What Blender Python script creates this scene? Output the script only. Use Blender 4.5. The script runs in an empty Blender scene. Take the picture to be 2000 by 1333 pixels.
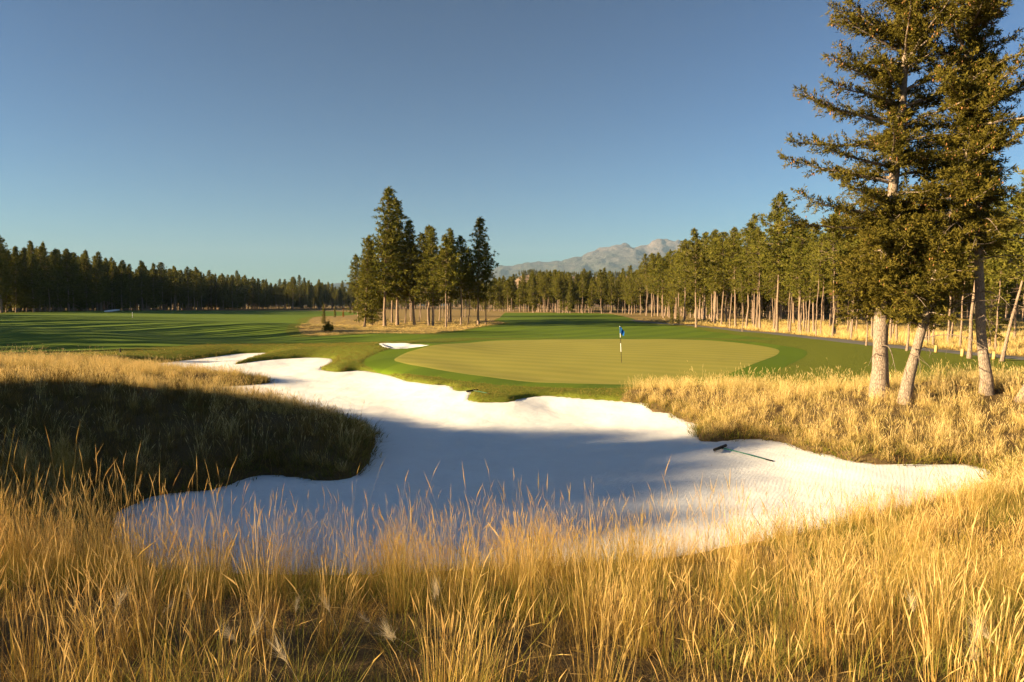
import bpy, bmesh, math, random
import numpy as np
from mathutils import Vector, Matrix

# ================================================================ camera, sky, sun, exposure
scene = bpy.context.scene
C = scene.collection
SUN_EL = math.radians(14.0)
SUN_AZ = math.radians(-105.0)            # clockwise from +Y (the viewing direction): sun low on the left, a little behind
cam_d = bpy.data.cameras.new('camera'); cam = bpy.data.objects.new('camera', cam_d); C.objects.link(cam)
cam_d.lens = 24.0; cam_d.sensor_width = 36.0; cam_d.clip_start = 0.1; cam_d.clip_end = 60000
cam.location = (0, 0, 4.6); cam.rotation_euler = (math.radians(90 - 2.985), 0, 0)
scene.camera = cam

world = bpy.data.worlds.new('World'); scene.world = world; world.use_nodes = True
wt = world.node_tree; wt.nodes.clear()
sky = wt.nodes.new('ShaderNodeTexSky'); sky.sky_type = 'NISHITA'; sky.sun_disc = False
sky.sun_elevation = SUN_EL; sky.sun_rotation = SUN_AZ; sky.altitude = 900
sky.air_density = 1.0; sky.dust_density = 0.4; sky.ozone_density = 3.0
gam = wt.nodes.new('ShaderNodeGamma'); gam.inputs[1].default_value = 1.7
bg = wt.nodes.new('ShaderNodeBackground'); bg.inputs['Strength'].default_value = 0.05
wo = wt.nodes.new('ShaderNodeOutputWorld')
pol = wt.nodes.new('ShaderNodeMixRGB'); pol.blend_type = 'MULTIPLY'; pol.inputs[0].default_value = 1.0; pol.inputs[2].default_value = (0.142, 0.174, 0.166, 1)   # polarising filter: an even, deeper sky
wt.links.new(sky.outputs[0], gam.inputs[0]); wt.links.new(gam.outputs[0], pol.inputs[1]); wt.links.new(pol.outputs[0], bg.inputs['Color']); wt.links.new(bg.outputs[0], wo.inputs['Surface'])

sun_d = bpy.data.lights.new('sun', 'SUN'); sun_d.energy = 5.0; sun_d.angle = math.radians(0.6); sun_d.color = (1.0, 0.76, 0.44)
sun = bpy.data.objects.new('sun', sun_d); C.objects.link(sun)
to_sun = Vector((math.sin(SUN_AZ) * math.cos(SUN_EL), math.cos(SUN_AZ) * math.cos(SUN_EL), math.sin(SUN_EL)))
sun.rotation_euler = to_sun.to_track_quat('Z', 'Y').to_euler(); sun.location = (-40, -10, 30)

scene.view_settings.view_transform = 'Standard'; scene.view_settings.look = 'None'
scene.view_settings.gamma = 1.0; scene.view_settings.use_curve_mapping = False
scene.view_settings.exposure = 2.5
scene.render.engine = 'CYCLES'
scene.cycles.max_bounces = 4; scene.cycles.diffuse_bounces = 3; scene.cycles.transmission_bounces = 2; scene.cycles.volume_bounces = 0
scene.cycles.use_adaptive_sampling = True; scene.cycles.adaptive_threshold = 0.02

# ================================================================ helpers
rng = np.random.default_rng(7)
def tag(o, label=None, cat=None, group=None, kind=None):
    if label: o['label'] = label
    if cat: o['category'] = cat
    if group: o['group'] = group
    if kind: o['kind'] = kind
    return o
def make_mesh(name, V, F, mat=None, attrs=None, smooth_shade=False):
    """V (n,3) array; F list of arrays, each (m,k) of face indices; attrs {name: per-vertex floats}"""
    me = bpy.data.meshes.new(name)
    V = np.asarray(V, np.float32)
    if not isinstance(F, (list, tuple)): F = [F]
    F = [np.asarray(f, np.int32) for f in F if len(f)]
    me.vertices.add(len(V)); me.vertices.foreach_set('co', V.ravel())
    nl = sum(f.size for f in F); nf = sum(len(f) for f in F)
    me.loops.add(nl); me.polygons.add(nf)
    me.loops.foreach_set('vertex_index', np.concatenate([f.ravel() for f in F]))
    tot = np.concatenate([np.full(len(f), f.shape[1], np.int32) for f in F])
    st = np.concatenate([[0], np.cumsum(tot)[:-1]]).astype(np.int32)
    me.polygons.foreach_set('loop_start', st)
    if smooth_shade: me.polygons.foreach_set('use_smooth', np.ones(nf, bool))
    for k, a in (attrs or {}).items():
        at = me.attributes.new(k, 'FLOAT', 'POINT'); at.data.foreach_set('value', np.asarray(a, np.float32))
    me.update(calc_edges=True)
    if mat: me.materials.append(mat)
    return me
def link(name, me, parent=None, loc=(0, 0, 0)):
    o = bpy.data.objects.new(name, me); C.objects.link(o); o.location = loc
    if parent: o.parent = parent
    return o
class MB:
    """gathers vertices, faces and one float attribute"""
    def __init__(s): s.V = []; s.F3 = []; s.F4 = []; s.A = []; s.n = 0
    def add(s, V, F, a=0.5):
        V = np.asarray(V, float); F = np.asarray(F, int)
        (s.F4 if F.shape[1] == 4 else s.F3).append(F + s.n)
        s.V.append(V); s.A.append(np.broadcast_to(np.asarray(a, float), (len(V),)).copy()); s.n += len(V)
    def tube(s, P, R, n=6, a=0.5, cap=True):
        P = np.asarray(P, float); R = np.broadcast_to(np.asarray(R, float), (len(P),))
        T = np.gradient(P, axis=0); T /= np.linalg.norm(T, axis=1)[:, None] + 1e-12
        ref = np.array([0.3, 0.9, 0.1]) if abs(T[0][2]) > 0.8 else np.array([0.1, 0.05, 1.0])
        U = np.cross(T, ref); U /= np.linalg.norm(U, axis=1)[:, None] + 1e-12
        W = np.cross(T, U)
        ang = np.arange(n) * 2 * math.pi / n
        V = P[:, None, :] + R[:, None, None] * (np.cos(ang)[None, :, None] * U[:, None, :] + np.sin(ang)[None, :, None] * W[:, None, :])
        k = len(P)
        i = np.arange(k - 1)[:, None] * n; j = np.arange(n)[None, :]; j2 = (j + 1) % n
        F = np.stack([i + j, i + j2, i + n + j2, i + n + j], -1).reshape(-1, 4)
        s.add(V.reshape(-1, 3), F, a)
        if cap:
            b = s.n - k * n
            for base, c in ((b, P[0]), (b + (k - 1) * n, P[-1])):
                cv = s.n; s.V.append(np.array([c])); s.A.append(np.array([a if np.isscalar(a) else 0.5])); s.n += 1
                s.F3.append(np.array([[base + q, base + (q + 1) % n, cv] for q in range(n)]))
    def leaves(s, P, D, L, W, a, rg):
        P = np.asarray(P, float); n = len(P)
        D = D / (np.linalg.norm(D, axis=1)[:, None] + 1e-9)
        S = np.cross(D, rg.normal(size=(n, 3))); S /= np.linalg.norm(S, axis=1)[:, None] + 1e-9
        L = np.broadcast_to(L, (n,))[:, None]; W = np.broadcast_to(W, (n,))[:, None]
        V = np.stack([P, P + D * L * 0.45 + S * W / 2, P + D * L, P + D * L * 0.45 - S * W / 2], 1).reshape(-1, 3)
        F = np.arange(n * 4).reshape(-1, 4)
        s.add(V, F, np.repeat(np.broadcast_to(a, (n,)), 4))
    def box(s, c, h, a=0.5, rot=None):
        v = np.array([[x, y, z] for x in (-1, 1) for y in (-1, 1) for z in (-1, 1)], float) * h
        if rot is not None: v = v @ np.array(rot).T
        s.add(v + c, [[0, 1, 3, 2], [4, 6, 7, 5], [0, 4, 5, 1], [2, 3, 7, 6], [0, 2, 6, 4], [1, 5, 7, 3]], a)
    def mesh(s, name, mat, attr='tint', smooth_shade=False):
        F = []
        if s.F3: F.append(np.concatenate(s.F3))
        if s.F4: F.append(np.concatenate(s.F4))
        return make_mesh(name, np.concatenate(s.V), F, mat, {attr: np.concatenate(s.A)}, smooth_shade)

# ---------------------------------------------------------------- materials
class NT:
    def __init__(s, name):
        s.m = bpy.data.materials.new(name); s.m.use_nodes = True
        s.t = s.m.node_tree; s.t.nodes.clear(); s.out = s.t.nodes.new('ShaderNodeOutputMaterial')
    def n(s, typ, **kw):
        nd = s.t.nodes.new('ShaderNode' + typ)
        for k, v in kw.items():
            if k.startswith('i_'):
                key = k[2:]; key = int(key) if key.isdigit() else key.replace('_', ' ')
                s.set(nd.inputs[key], v)
            else: setattr(nd, k, v)
        return nd
    def set(s, sock, v):
        if isinstance(v, bpy.types.NodeSocket): s.t.links.new(v, sock)
        elif isinstance(v, bpy.types.Node): s.t.links.new(v.outputs[0], sock)
        elif isinstance(v, (tuple, list)) and len(v) == 3 and sock.type == 'RGBA': sock.default_value = (*v, 1)
        else: sock.default_value = v
    def noise(s, scale, detail=3.0, vec=None, rough=0.55, dist=0.0):
        nd = s.n('TexNoise', i_Scale=scale, i_Detail=detail, i_Roughness=rough, i_Distortion=dist)
        if vec is not None: s.set(nd.inputs['Vector'], vec)
        return nd.outputs['Fac']
    def ramp(s, fac, stops, interp='LINEAR'):
        nd = s.n('ValToRGB'); s.set(nd.inputs[0], fac); cr = nd.color_ramp; cr.interpolation = interp
        while len(cr.elements) < len(stops): cr.elements.new(0.5)
        for e, (p, c) in zip(cr.elements, stops):
            e.position = p; e.color = (*c, 1) if len(c) == 3 else c
        return nd.outputs[0]
    def mix(s, f, a, b, mode='MIX'):
        nd = s.n('MixRGB', blend_type=mode); s.set(nd.inputs[0], f); s.set(nd.inputs[1], a); s.set(nd.inputs[2], b)
        return nd.outputs[0]
    def math(s, op, a, b=0.0, clamp=False):
        nd = s.n('Math', operation=op, use_clamp=clamp); s.set(nd.inputs[0], a); s.set(nd.inputs[1], b)
        return nd.outputs[0]
    def attr(s, name): return s.n('Attribute', attribute_name=name).outputs['Fac']
    def pos(s): return s.n('NewGeometry').outputs['Position']
    def mapping(s, vec, scale=(1, 1, 1), rot=(0, 0, 0)):
        nd = s.n('Mapping'); s.set(nd.inputs['Vector'], vec); nd.inputs['Scale'].default_value = scale; nd.inputs['Rotation'].default_value = rot
        return nd.outputs[0]
    def rand(s): return s.n('ObjectInfo').outputs['Random']
    def bump(s, h, strength=0.3, dist=0.05):
        nd = s.n('Bump'); nd.inputs['Strength'].default_value = strength; nd.inputs['Distance'].default_value = dist; s.set(nd.inputs['Height'], h)
        return nd.outputs[0]
    def principled(s, col, rough=0.8, spec=0.2, normal=None, metal=0.0):
        nd = s.n('BsdfPrincipled'); s.set(nd.inputs['Base Color'], col); s.set(nd.inputs['Roughness'], rough)
        nd.inputs['Specular IOR Level'].default_value = spec; nd.inputs['Metallic'].default_value = metal
        if normal is not None: s.set(nd.inputs['Normal'], normal)
        s.t.links.new(nd.outputs[0], s.out.inputs['Surface']); return s.m
    def leaf(s, col, trans=0.3, tcol=None):
        d = s.n('BsdfDiffuse'); s.set(d.inputs['Color'], col)
        t = s.n('BsdfTranslucent'); s.set(t.inputs['Color'], tcol if tcol is not None else col)
        mx = s.n('MixShader'); mx.inputs[0].default_value = trans
        s.t.links.new(d.outputs[0], mx.inputs[1]); s.t.links.new(t.outputs[0], mx.inputs[2]); s.t.links.new(mx.outputs[0], s.out.inputs['Surface'])
        return s.m
def m_plain(name, col, rough=0.6, spec=0.3, var=0.12, scale=20):
    t = NT(name); p = t.n('TexCoord').outputs['Object']
    return t.principled(t.mix(t.noise(scale, 3, p), tuple(c * (1 - var) for c in col), tuple(min(1, c * (1 + var)) for c in col)), rough, spec)

def m_ground():
    t = NT('ground'); p = t.pos()
    dry = t.attr('dry'); n1 = t.noise(0.35, 4, p); n2 = t.noise(14.0, 4, p, 0.7); n3 = t.noise(2.2, 4, p, 0.65)
    rough = t.mix(n3, (0.066, 0.110, 0.005), (0.135, 0.158, 0.014))
    rough = t.mix(t.math('MULTIPLY', n2, 0.55), rough, (0.20, 0.165, 0.045))
    straw = t.mix(n1, (0.30, 0.205, 0.075), (0.44, 0.32, 0.135))
    straw = t.mix(t.ramp(n2, [(0.35, (0, 0, 0)), (0.7, (1, 1, 1))]), t.mix(n3, (0.16, 0.115, 0.045), (0.24, 0.16, 0.06)), straw)
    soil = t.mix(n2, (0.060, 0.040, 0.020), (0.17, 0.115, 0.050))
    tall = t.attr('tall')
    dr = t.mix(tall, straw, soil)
    edge = t.ramp(t.math('ADD', dry, t.math('MULTIPLY', t.math('SUBTRACT', n3, 0.5), 0.7)), [(0.40, (0, 0, 0)), (0.60, (1, 1, 1))])
    col = t.mix(edge, rough, dr)
    return t.principled(col, 0.95, 0.05, t.bump(t.math('ADD', n2, t.math('MULTIPLY', n3, 2.0)), 0.6, 0.06))
def m_fairway():
    t = NT('fairway_turf'); p = t.pos()
    st = t.n('TexWave', wave_type='BANDS', bands_direction='X', i_Scale=0.055, i_Distortion=0.6)
    t.set(st.inputs['Vector'], t.mapping(p, rot=(0, 0, math.radians(28))))
    n = t.noise(9.0, 4, p, 0.7); n1 = t.noise(0.12, 3, p)
    col = t.mix(t.ramp(st.outputs['Fac'], [(0.44, (0, 0, 0)), (0.56, (1, 1, 1))]), (0.062, 0.118, 0.002), (0.096, 0.158, 0.003))
    col = t.mix(t.math('MULTIPLY', n1, 0.55), col, (0.105, 0.160, 0.004))
    col = t.mix(t.math('MULTIPLY', n, 0.35), col, (0.125, 0.140, 0.010))
    return t.principled(col, 0.9, 0.12, t.bump(n, 0.35, 0.03))
def m_green():
    t = NT('putting_turf'); p = t.pos()
    n = t.noise(22.0, 4, p, 0.7); n1 = t.noise(0.22, 4, p, 0.6)
    st = t.n('TexWave', wave_type='BANDS', bands_direction='X', i_Scale=0.16, i_Distortion=0.3)
    t.set(st.inputs['Vector'], t.mapping(p, rot=(0, 0, math.radians(-62))))
    col = t.mix(n1, (0.240, 0.225, 0.030), (0.305, 0.270, 0.040))
    col = t.mix(t.math('MULTIPLY', t.ramp(st.outputs['Fac'], [(0.4, (0, 0, 0)), (0.6, (1, 1, 1))]), 0.5), col, (0.200, 0.200, 0.022))
    col = t.mix(t.math('MULTIPLY', n, 0.25), col, (0.36, 0.29, 0.10))
    return t.principled(col, 0.85, 0.15, t.bump(n, 0.12, 0.01))
def m_sand():
    t = NT('white_sand'); p = t.pos()
    n1 = t.noise(0.5, 4, p, 0.6); n2 = t.noise(60.0, 3, p, 0.7); n3 = t.noise(3.0, 4, p, 0.6)
    col = t.mix(n1, (0.74, 0.715, 0.675), (0.865, 0.85, 0.82))
    speck = t.ramp(t.noise(7.0, 6, p, 0.75), [(0.64, (0, 0, 0)), (0.72, (1, 1, 1))])
    col = t.mix(t.math('MULTIPLY', speck, 0.35), col, (0.50, 0.45, 0.38))
    rk = t.n('TexWave', wave_type='BANDS', bands_direction='X', i_Scale=3.2, i_Distortion=7.0, i_Detail=2.0, i_Detail_Scale=0.25)
    t.set(rk.inputs['Vector'], t.mapping(p, rot=(0, 0, 0.5)))
    h = t.math('ADD', t.math('MULTIPLY', rk.outputs['Fac'], t.math('MULTIPLY', n3, 0.16)), t.math('ADD', n3, t.math('MULTIPLY', n2, 0.25)))
    return t.principled(col, 0.95, 0.1, t.bump(h, 0.6, 0.03))
def m_path():
    t = NT('asphalt'); p = t.pos()
    return t.principled(t.mix(t.noise(3, 5, p, 0.7), (0.10, 0.095, 0.09), (0.17, 0.16, 0.15)), 0.9, 0.1, t.bump(t.noise(60, 3, p), 0.3, 0.01))
def m_grass(name, base, mid, tip, green, gamount, trans=0.35):
    t = NT(name); h = t.attr('h'); p = t.pos(); r = t.rand()
    col = t.ramp(h, [(0.0, base), (0.45, mid), (1.0, tip)])
    rr = t.math('ADD', t.math('MULTIPLY', r, 0.55), t.math('MULTIPLY', t.noise(0.55, 3, p), 0.75))
    col = t.mix(t.ramp(rr, [(0.62, (0, 0, 0)), (0.95, (1, 1, 1))]), col, t.mix(h, green, t.mix(0.5, green, mid)))
    if gamount != 1.0: pass
    col = t.mix(t.math('MULTIPLY', t.attr('tint'), 0.75), col, t.mix(h, (0.30, 0.15, 0.05), (0.56, 0.33, 0.12)))
    return t.leaf(col, trans)
def m_needles(name, a, b, warm):
    t = NT(name); tn = t.attr('tint'); r = t.rand(); p = t.pos()
    col = t.mix(tn, a, b)
    col = t.mix(t.math('MULTIPLY', r, 0.45), col, warm)
    col = t.mix(t.math('MULTIPLY', t.noise(1.3, 3, p), 0.4), col, tuple(c * 0.6 for c in a))
    return t.leaf(col, 0.22)
def m_bark(name, a, b, scale=1.0):
    t = NT(name); p = t.n('TexCoord').outputs['Object']
    n = t.noise(7.0 * scale, 5, t.mapping(p, scale=(1, 1, 0.28)), 0.7)
    v = t.n('TexVoronoi', feature='DISTANCE_TO_EDGE', i_Scale=9.0 * scale); t.set(v.inputs['Vector'], t.mapping(p, scale=(1, 1, 0.3)))
    crack = t.ramp(v.outputs['Distance'], [(0.0, (0, 0, 0)), (0.12, (1, 1, 1))])
    col = t.mix(n, a, b); col = t.mix(t.rand(), col, t.mix(0.35, col, (0.30, 0.23, 0.18)))
    col = t.mix(t.math('MULTIPLY', t.math('SUBTRACT', 1.0, crack), 0.6), col, tuple(c * 0.45 for c in a))
    return t.principled(col, 0.95, 0.05, t.bump(t.math('ADD', crack, n), 0.7, 0.03))
M = dict(
    ground=m_ground(), fairway=m_fairway(), green=m_green(), sand=m_sand(), path=m_path(),
    grass_near=m_grass('dry_grass_tall', (0.22, 0.145, 0.035), (0.44, 0.265, 0.050), (0.74, 0.53, 0.215), (0.20, 0.19, 0.03), 1.0, 0.26),
    grass_mid=m_grass('dry_grass_field', (0.32, 0.235, 0.065), (0.64, 0.48, 0.17), (0.82, 0.64, 0.30), (0.27, 0.235, 0.05), 1.0, 0.28),
    grass_bank=m_grass('rough_turf_blades', (0.075, 0.090, 0.010), (0.165, 0.155, 0.024), (0.30, 0.235, 0.06), (0.09, 0.12, 0.014), 1.0, 0.3),
    grass_shade_tone=m_grass('mound_herbage_shade_tone', (0.045, 0.045, 0.010), (0.125, 0.090, 0.024), (0.25, 0.165, 0.05), (0.055, 0.065, 0.012), 1.0, 0.2),  # greener herbs, with the shade of the mound's near face darkened into the colour
    grass_green=m_grass('green_undergrowth', (0.10, 0.11, 0.02), (0.21, 0.20, 0.035), (0.36, 0.29, 0.07), (0.14, 0.17, 0.025), 1.0, 0.3),
    foxtail=NT('foxtail_hair').leaf((0.70, 0.58, 0.38), 0.4),
    pine=m_needles('pine_needles', (0.080, 0.088, 0.013), (0.225, 0.195, 0.036), (0.17, 0.145, 0.030)),
    fir=m_needles('fir_needles', (0.055, 0.056, 0.010), (0.215, 0.165, 0.030), (0.12, 0.095, 0.017)),
    bark=m_bark('pine_bark', (0.20, 0.13, 0.085), (0.40, 0.29, 0.20), 1.0),
    firbark=m_bark('fir_bark', (0.19, 0.135, 0.095), (0.40, 0.32, 0.245), 2.4),
    deadwood=m_plain('dead_twig', (0.34, 0.28, 0.21), 0.9, 0.05, 0.25, 4),
    cone=m_plain('fir_cone', (0.27, 0.13, 0.05), 0.8, 0.1, 0.3, 6),
)

# ---------------------------------------------------------------- terrain functions (world metres)
CAM_Z = 4.6
def smooth(a, b, v):
    t = np.clip((v - a) / (b - a), 0, 1)
    return t * t * (3 - 2 * t)
def vnoise(x, y, seed=0):
    xi = np.floor(x).astype(np.int64); yi = np.floor(y).astype(np.int64)
    fx = x - xi; fy = y - yi
    fx = fx * fx * (3 - 2 * fx); fy = fy * fy * (3 - 2 * fy)
    def h(a, b):
        n = (a * 374761393 + b * 668265263 + seed * 144665) & 0x7fffffff
        n = ((n ^ (n >> 13)) * 1274126177) & 0x7fffffff
        return ((n ^ (n >> 16)) & 0xffff) / 65535.0
    return (h(xi, yi) * (1 - fx) + h(xi + 1, yi) * fx) * (1 - fy) + (h(xi, yi + 1) * (1 - fx) + h(xi + 1, yi + 1) * fx) * fy
def fbm(x, y, seed=0, octv=3):
    s = 0; a = 1; t = 0
    for k in range(octv):
        s = s + a * (vnoise(x * 2 ** k, y * 2 ** k, seed + k) - 0.5); t += a; a *= 0.5
    return s / t
def resample(pts, step, closed=True):
    P = np.array(pts, float); n = len(P); out = []
    rng = range(n if closed else n - 1)
    for i in rng:
        p0, p1, p2, p3 = (P[(i - 1) % n], P[i], P[(i + 1) % n], P[(i + 2) % n]) if closed else (P[max(i - 1, 0)], P[i], P[i + 1], P[min(i + 2, n - 1)])
        m = max(1, int(np.hypot(*(p2 - p1)) / step))
        for k in range(m):
            t = k / m
            out.append(0.5 * ((2 * p1) + (p2 - p0) * t + (2 * p0 - 5 * p1 + 4 * p2 - p3) * t * t + (3 * p1 - p0 - 3 * p2 + p3) * t ** 3))
    if not closed: out.append(P[-1])
    return np.array(out)
def sdist(x, y, poly, far=60.0):
    """signed distance to a closed polygon, negative inside"""
    x = np.asarray(x, float); y = np.asarray(y, float); shp = x.shape
    x = x.ravel(); y = y.ravel()
    res = np.full(x.shape, float(far))
    m = (x > poly[:, 0].min() - far) & (x < poly[:, 0].max() + far) & (y > poly[:, 1].min() - far) & (y < poly[:, 1].max() + far)
    px = x[m]; py = y[m]
    d2 = np.full(px.shape, 1e18); ins = np.zeros(px.shape, bool)
    n = len(poly)
    for i in range(n):
        ax, ay = poly[i]; bx, by = poly[(i + 1) % n]
        ex, ey = bx - ax, by - ay; L = ex * ex + ey * ey + 1e-12
        t = np.clip(((px - ax) * ex + (py - ay) * ey) / L, 0, 1)
        d2 = np.minimum(d2, (px - ax - t * ex) ** 2 + (py - ay - t * ey) ** 2)
        if ay != by:
            c = ((ay > py) != (by > py)) & (px < ex * (py - ay) / (by - ay) + ax)
            ins ^= c
    d = np.sqrt(d2); d[ins] *= -1
    res[m] = np.clip(d, -far, far)
    return res.reshape(shp)
def sand_level(x, y):
    s = 0.02 * np.maximum(0, y - 24) - 0.0
    return s
def edge_level(x, y):
    return sand_level(x, y) + 0.32 * smooth(24, 31, y) * smooth(-9, -4, x + 0 * y) + 0.12 * smooth(15, 20, y) * smooth(4, 8, x)
_ty = np.concatenate([np.arange(-60, 400, 1.0)])
_tz = np.interp(_ty, [-60, 20, 33, 36, 44, 60, 70, 82, 100, 135, 200, 300, 400], [0.8, 0.45, 0.5, 0.62, 0.86, 1.12, 1.22, 1.0, 0.9, 0.92, 1.15, 1.3, 1.4])
_k = np.exp(-(np.arange(-6, 7) / 3.0) ** 2); _k /= _k.sum()
_tz = np.convolve(np.pad(_tz, 6, mode='edge'), _k, mode='valid')
def gauss(x, y, cx, cy, sx, sy, a, rot=0.0):
    c, s = math.cos(rot), math.sin(rot)
    u = (x - cx) * c + (y - cy) * s; v = -(x - cx) * s + (y - cy) * c
    return a * np.exp(-(u / sx) ** 2 - (v / sy) ** 2)
def land(x, y):
    r = np.hypot(x, y)
    z = np.interp(y, _ty, _tz)
    z = z + 2.7 * np.exp(-(np.maximum(0, np.hypot(x * 0.55, y) - 1) / 9.0) ** 2)          # knoll the viewer stands on
    z = z + gauss(x, y, -6.5, 5, 3.5, 4, 0.75)
    z = z + gauss(x, y, -13, 22.5, 9, 4.5, 1.10, 0.0) + gauss(x, y, -22, 22, 9, 6, 0.9)          # shaded mound
    z = z + gauss(x, y, -35, 35, 11, 6.5, 1.15, -0.12)                                      # sunlit mound behind it
    z = z + gauss(x, y, 16, 25.5, 8, 4.0, 1.05) + gauss(x, y, 27, 24, 9, 6, 0.9) + gauss(x, y, 9, 30, 3.0, 2.5, 0.45)   # knoll under the firs
    z = z + gauss(x, y, 22, 34, 12, 3.5, -0.35)
    z = z + gauss(x, y, -9.0, 56, 6, 5, 0.45) + gauss(x, y, -14, 75, 8, 5, 0.35)
    # rolling fairway on the left
    lf = smooth(-12, -40, x) * smooth(48, 70, y) * smooth(420, 250, y)
    z = z + lf * (0.9 * fbm(x / 45 + 3.3, y / 26 + 1.7, 5, 2) + 0.75 * np.sin(y / 9.0 + 0.10 * x + 1.2 * np.sin(x / 31.0)) * smooth(200, 90, y))
    z = z + 1.1 * smooth(-70, -150, x) * smooth(60, 150, y) * smooth(420, 260, y)
    cf = smooth(-10, 5, x) * smooth(72, 90, y) * smooth(300, 220, y)
    z = z + cf * 0.5 * fbm(x / 30 + 9, y / 22 + 4, 8, 2)
    z = z + 0.10 * fbm(x / 5.0, y / 5.0, 21, 2) * smooth(400, 100, r)
    z = z - 0.00002 * np.maximum(0, r - 600)
    return z

BUNKER = [(-26.55, 46.41), (-24.76, 49.12), (-23.3, 53.41), (-22.35, 56.08), (-20.07, 56.55), (-19.88, 53.41), (-19.69, 49.85), (-19.4, 47.73), (-18.75, 49.85), (-17.13, 51.77), (-15.42, 52.58), (-13.82, 51.77), (-12.94, 49.12), (-12.72, 46.41), (-12.48, 44.57), (-11.04, 43.14), (-9.93, 43.98), (-8.31, 42.45), (-6.63, 39.12), (-5.54, 36.78), (-4.71, 35.75), (-3.94, 34.83), (-3.36, 34.83), (-2.94, 33.89), (-2.67, 32.83), (-1.92, 32.65), (-2.0, 30.89), (-1.85, 29.97), (-1.34, 29.53), (-0.45, 29.53), (0.0, 29.75), (0.7, 30.74), (1.41, 31.19), (2.11, 31.04), (2.99, 30.47), (4.09, 30.09), (4.91, 29.56), (5.75, 29.29), (5.75, 28.41), (5.76, 27.61), (6.38, 27.41), (6.52, 26.56), (6.71, 25.96), (7.0, 25.59), (6.83, 24.8), (6.44, 23.65), (6.42, 22.57), (6.81, 22.49), (7.57, 22.73), (8.28, 22.8), (8.7, 22.53), (9.04, 22.11), (9.1, 21.08), (9.29, 20.7), (9.71, 20.34), (9.75, 19.73), (10.01, 19.36), (10.47, 19.18), (11.09, 19.24), (12.07, 19.18), (13.01, 19.07), (13.17, 18.63), (12.62, 17.64), (11.13, 16.26), (9.26, 15.21), (7.62, 14.3), (6.21, 13.58), (4.97, 13.04), (3.81, 12.49), (2.75, 11.98), (0.89, 11.61), (-0.87, 11.38), (-2.57, 11.21), (-4.29, 11.21), (-5.68, 11.43), (-6.63, 11.89), (-7.74, 12.93), (-8.54, 14.23), (-8.82, 15.02), (-8.78, 15.61), (-8.69, 16.33), (-8.2, 16.6), (-7.61, 16.7), (-7.31, 17.18), (-7.15, 18.11), (-6.7, 18.39), (-5.95, 18.22), (-5.15, 17.84), (-4.62, 17.9), (-4.21, 18.5), (-4.21, 19.53), (-4.43, 21.11), (-4.7, 23.2), (-5.8, 25.5), (-8.5, 28.6), (-12, 31.5), (-15.5, 33.5), (-18, 34.8), (-16.5, 36.0), (-14.2, 37.2), (-13.7, 38.2), (-14.5, 39.4), (-17.5, 41.2), (-21, 43.2), (-24, 44.8)]
GREEN = [(-8.02, 46.34), (-7.98, 50.51), (-6.85, 53.65), (-5.2, 57.67), (-2.44, 65.08), (2.55, 67.9), (7.72, 68.5), (12.85, 68.46), (17.76, 67.55), (20.28, 64.29), (21.65, 60.03), (21.57, 55.71), (20.72, 52.8), (18.83, 49.08), (16.08, 44.51), (13.96, 41.2), (11.79, 38.17), (9.94, 36.63), (8.01, 35.41), (5.21, 34.55), (2.62, 34.72), (0.53, 35.33), (-1.39, 36.83), (-3.53, 39.08), (-5.68, 41.95), (-7.43, 44.91)]

SMALL_B = [(-10.85, 55.98), (-9.86, 56.05), (-8.36, 55.84), (-6.66, 55.41), (-7.44, 53.71), (-8.33, 52.97), (-9.33, 52.9), (-10.07, 53.58)]
FAR_B = [(-149, 246), (-147.5, 252), (-139.7, 250), (-140.4, 243)]
BUNKER_P = resample(BUNKER, 0.35)
BUNKER_P = BUNKER_P + 0.13 * np.stack([fbm(BUNKER_P[:, 0] / 0.7, BUNKER_P[:, 1] / 0.7, 31, 3), fbm(BUNKER_P[:, 0] / 0.7 + 40, BUNKER_P[:, 1] / 0.7, 32, 3)], 1) * 2
SMALL_P = resample(SMALL_B, 0.4); FAR_P = resample(FAR_B, 1.0)
GREEN_P = resample(GREEN, 0.6)
ISLAND = resample([(-28.5, 91.4), (-22, 80), (-17, 77.5), (-12.5, 80), (-10.0, 91), (-7.6, 101), (-4.7, 124), (-1.6, 143), (-4.2, 159), (-4, 180), (-3, 300), (-58, 300), (-56, 200), (-41, 137)], 3.0)
MOWN = resample([(-170, 48), (-60, 50), (-32, 53.5), (-25, 62), (-15, 63), (-11, 61.5), (-9, 68), (0, 71.5), (20, 71), (26, 67), (27, 80), (28.5, 95), (30, 113), (27, 126), (26, 140), (34, 200), (36, 290), (0, 310), (-3, 300), (-3.5, 180), (-3, 159), (-0.5, 143), (-3.5, 124), (-6.5, 101), (-8.5, 90), (-10.5, 77.5), (-17, 75), (-23, 78), (-30, 91), (-43, 137), (-58, 200), (-60, 300), (-140, 430), (-190, 320), (-162, 220), (-135, 130), (-125, 80)], 3.0)
DRY_LEFT = resample([(-70, -20), (-70, 38), (-45, 45), (-30, 47.5), (-25.5, 46.3), (-17, 42), (-13, 39), (-12, 36), (-6, 30), (-3.0, 25), (-2.8, 17), (-3, 0), (-10, -20)], 2.0)
DRY_RIGHT = resample([(5.2, 31), (6.2, 33.4), (8.6, 34.0), (10.6, 33.0), (12.5, 30), (16, 28), (24, 27.2), (45, 27), (70, 20), (70, -20), (2, -20), (2, 18)], 2.0)
PATH = [(29, 165), (29.8, 137), (31.8, 126), (34.2, 113), (34.0, 92), (32.2, 74), (31.9, 65), (32.2, 59.5), (33.2, 55.5), (34.4, 51), (35.6, 46), (37, 39), (41, 30)]
PATH_C = resample(PATH, 1.5, closed=False)
_t = np.gradient(PATH_C, axis=0); _t /= np.linalg.norm(_t, axis=1)[:, None]
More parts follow.
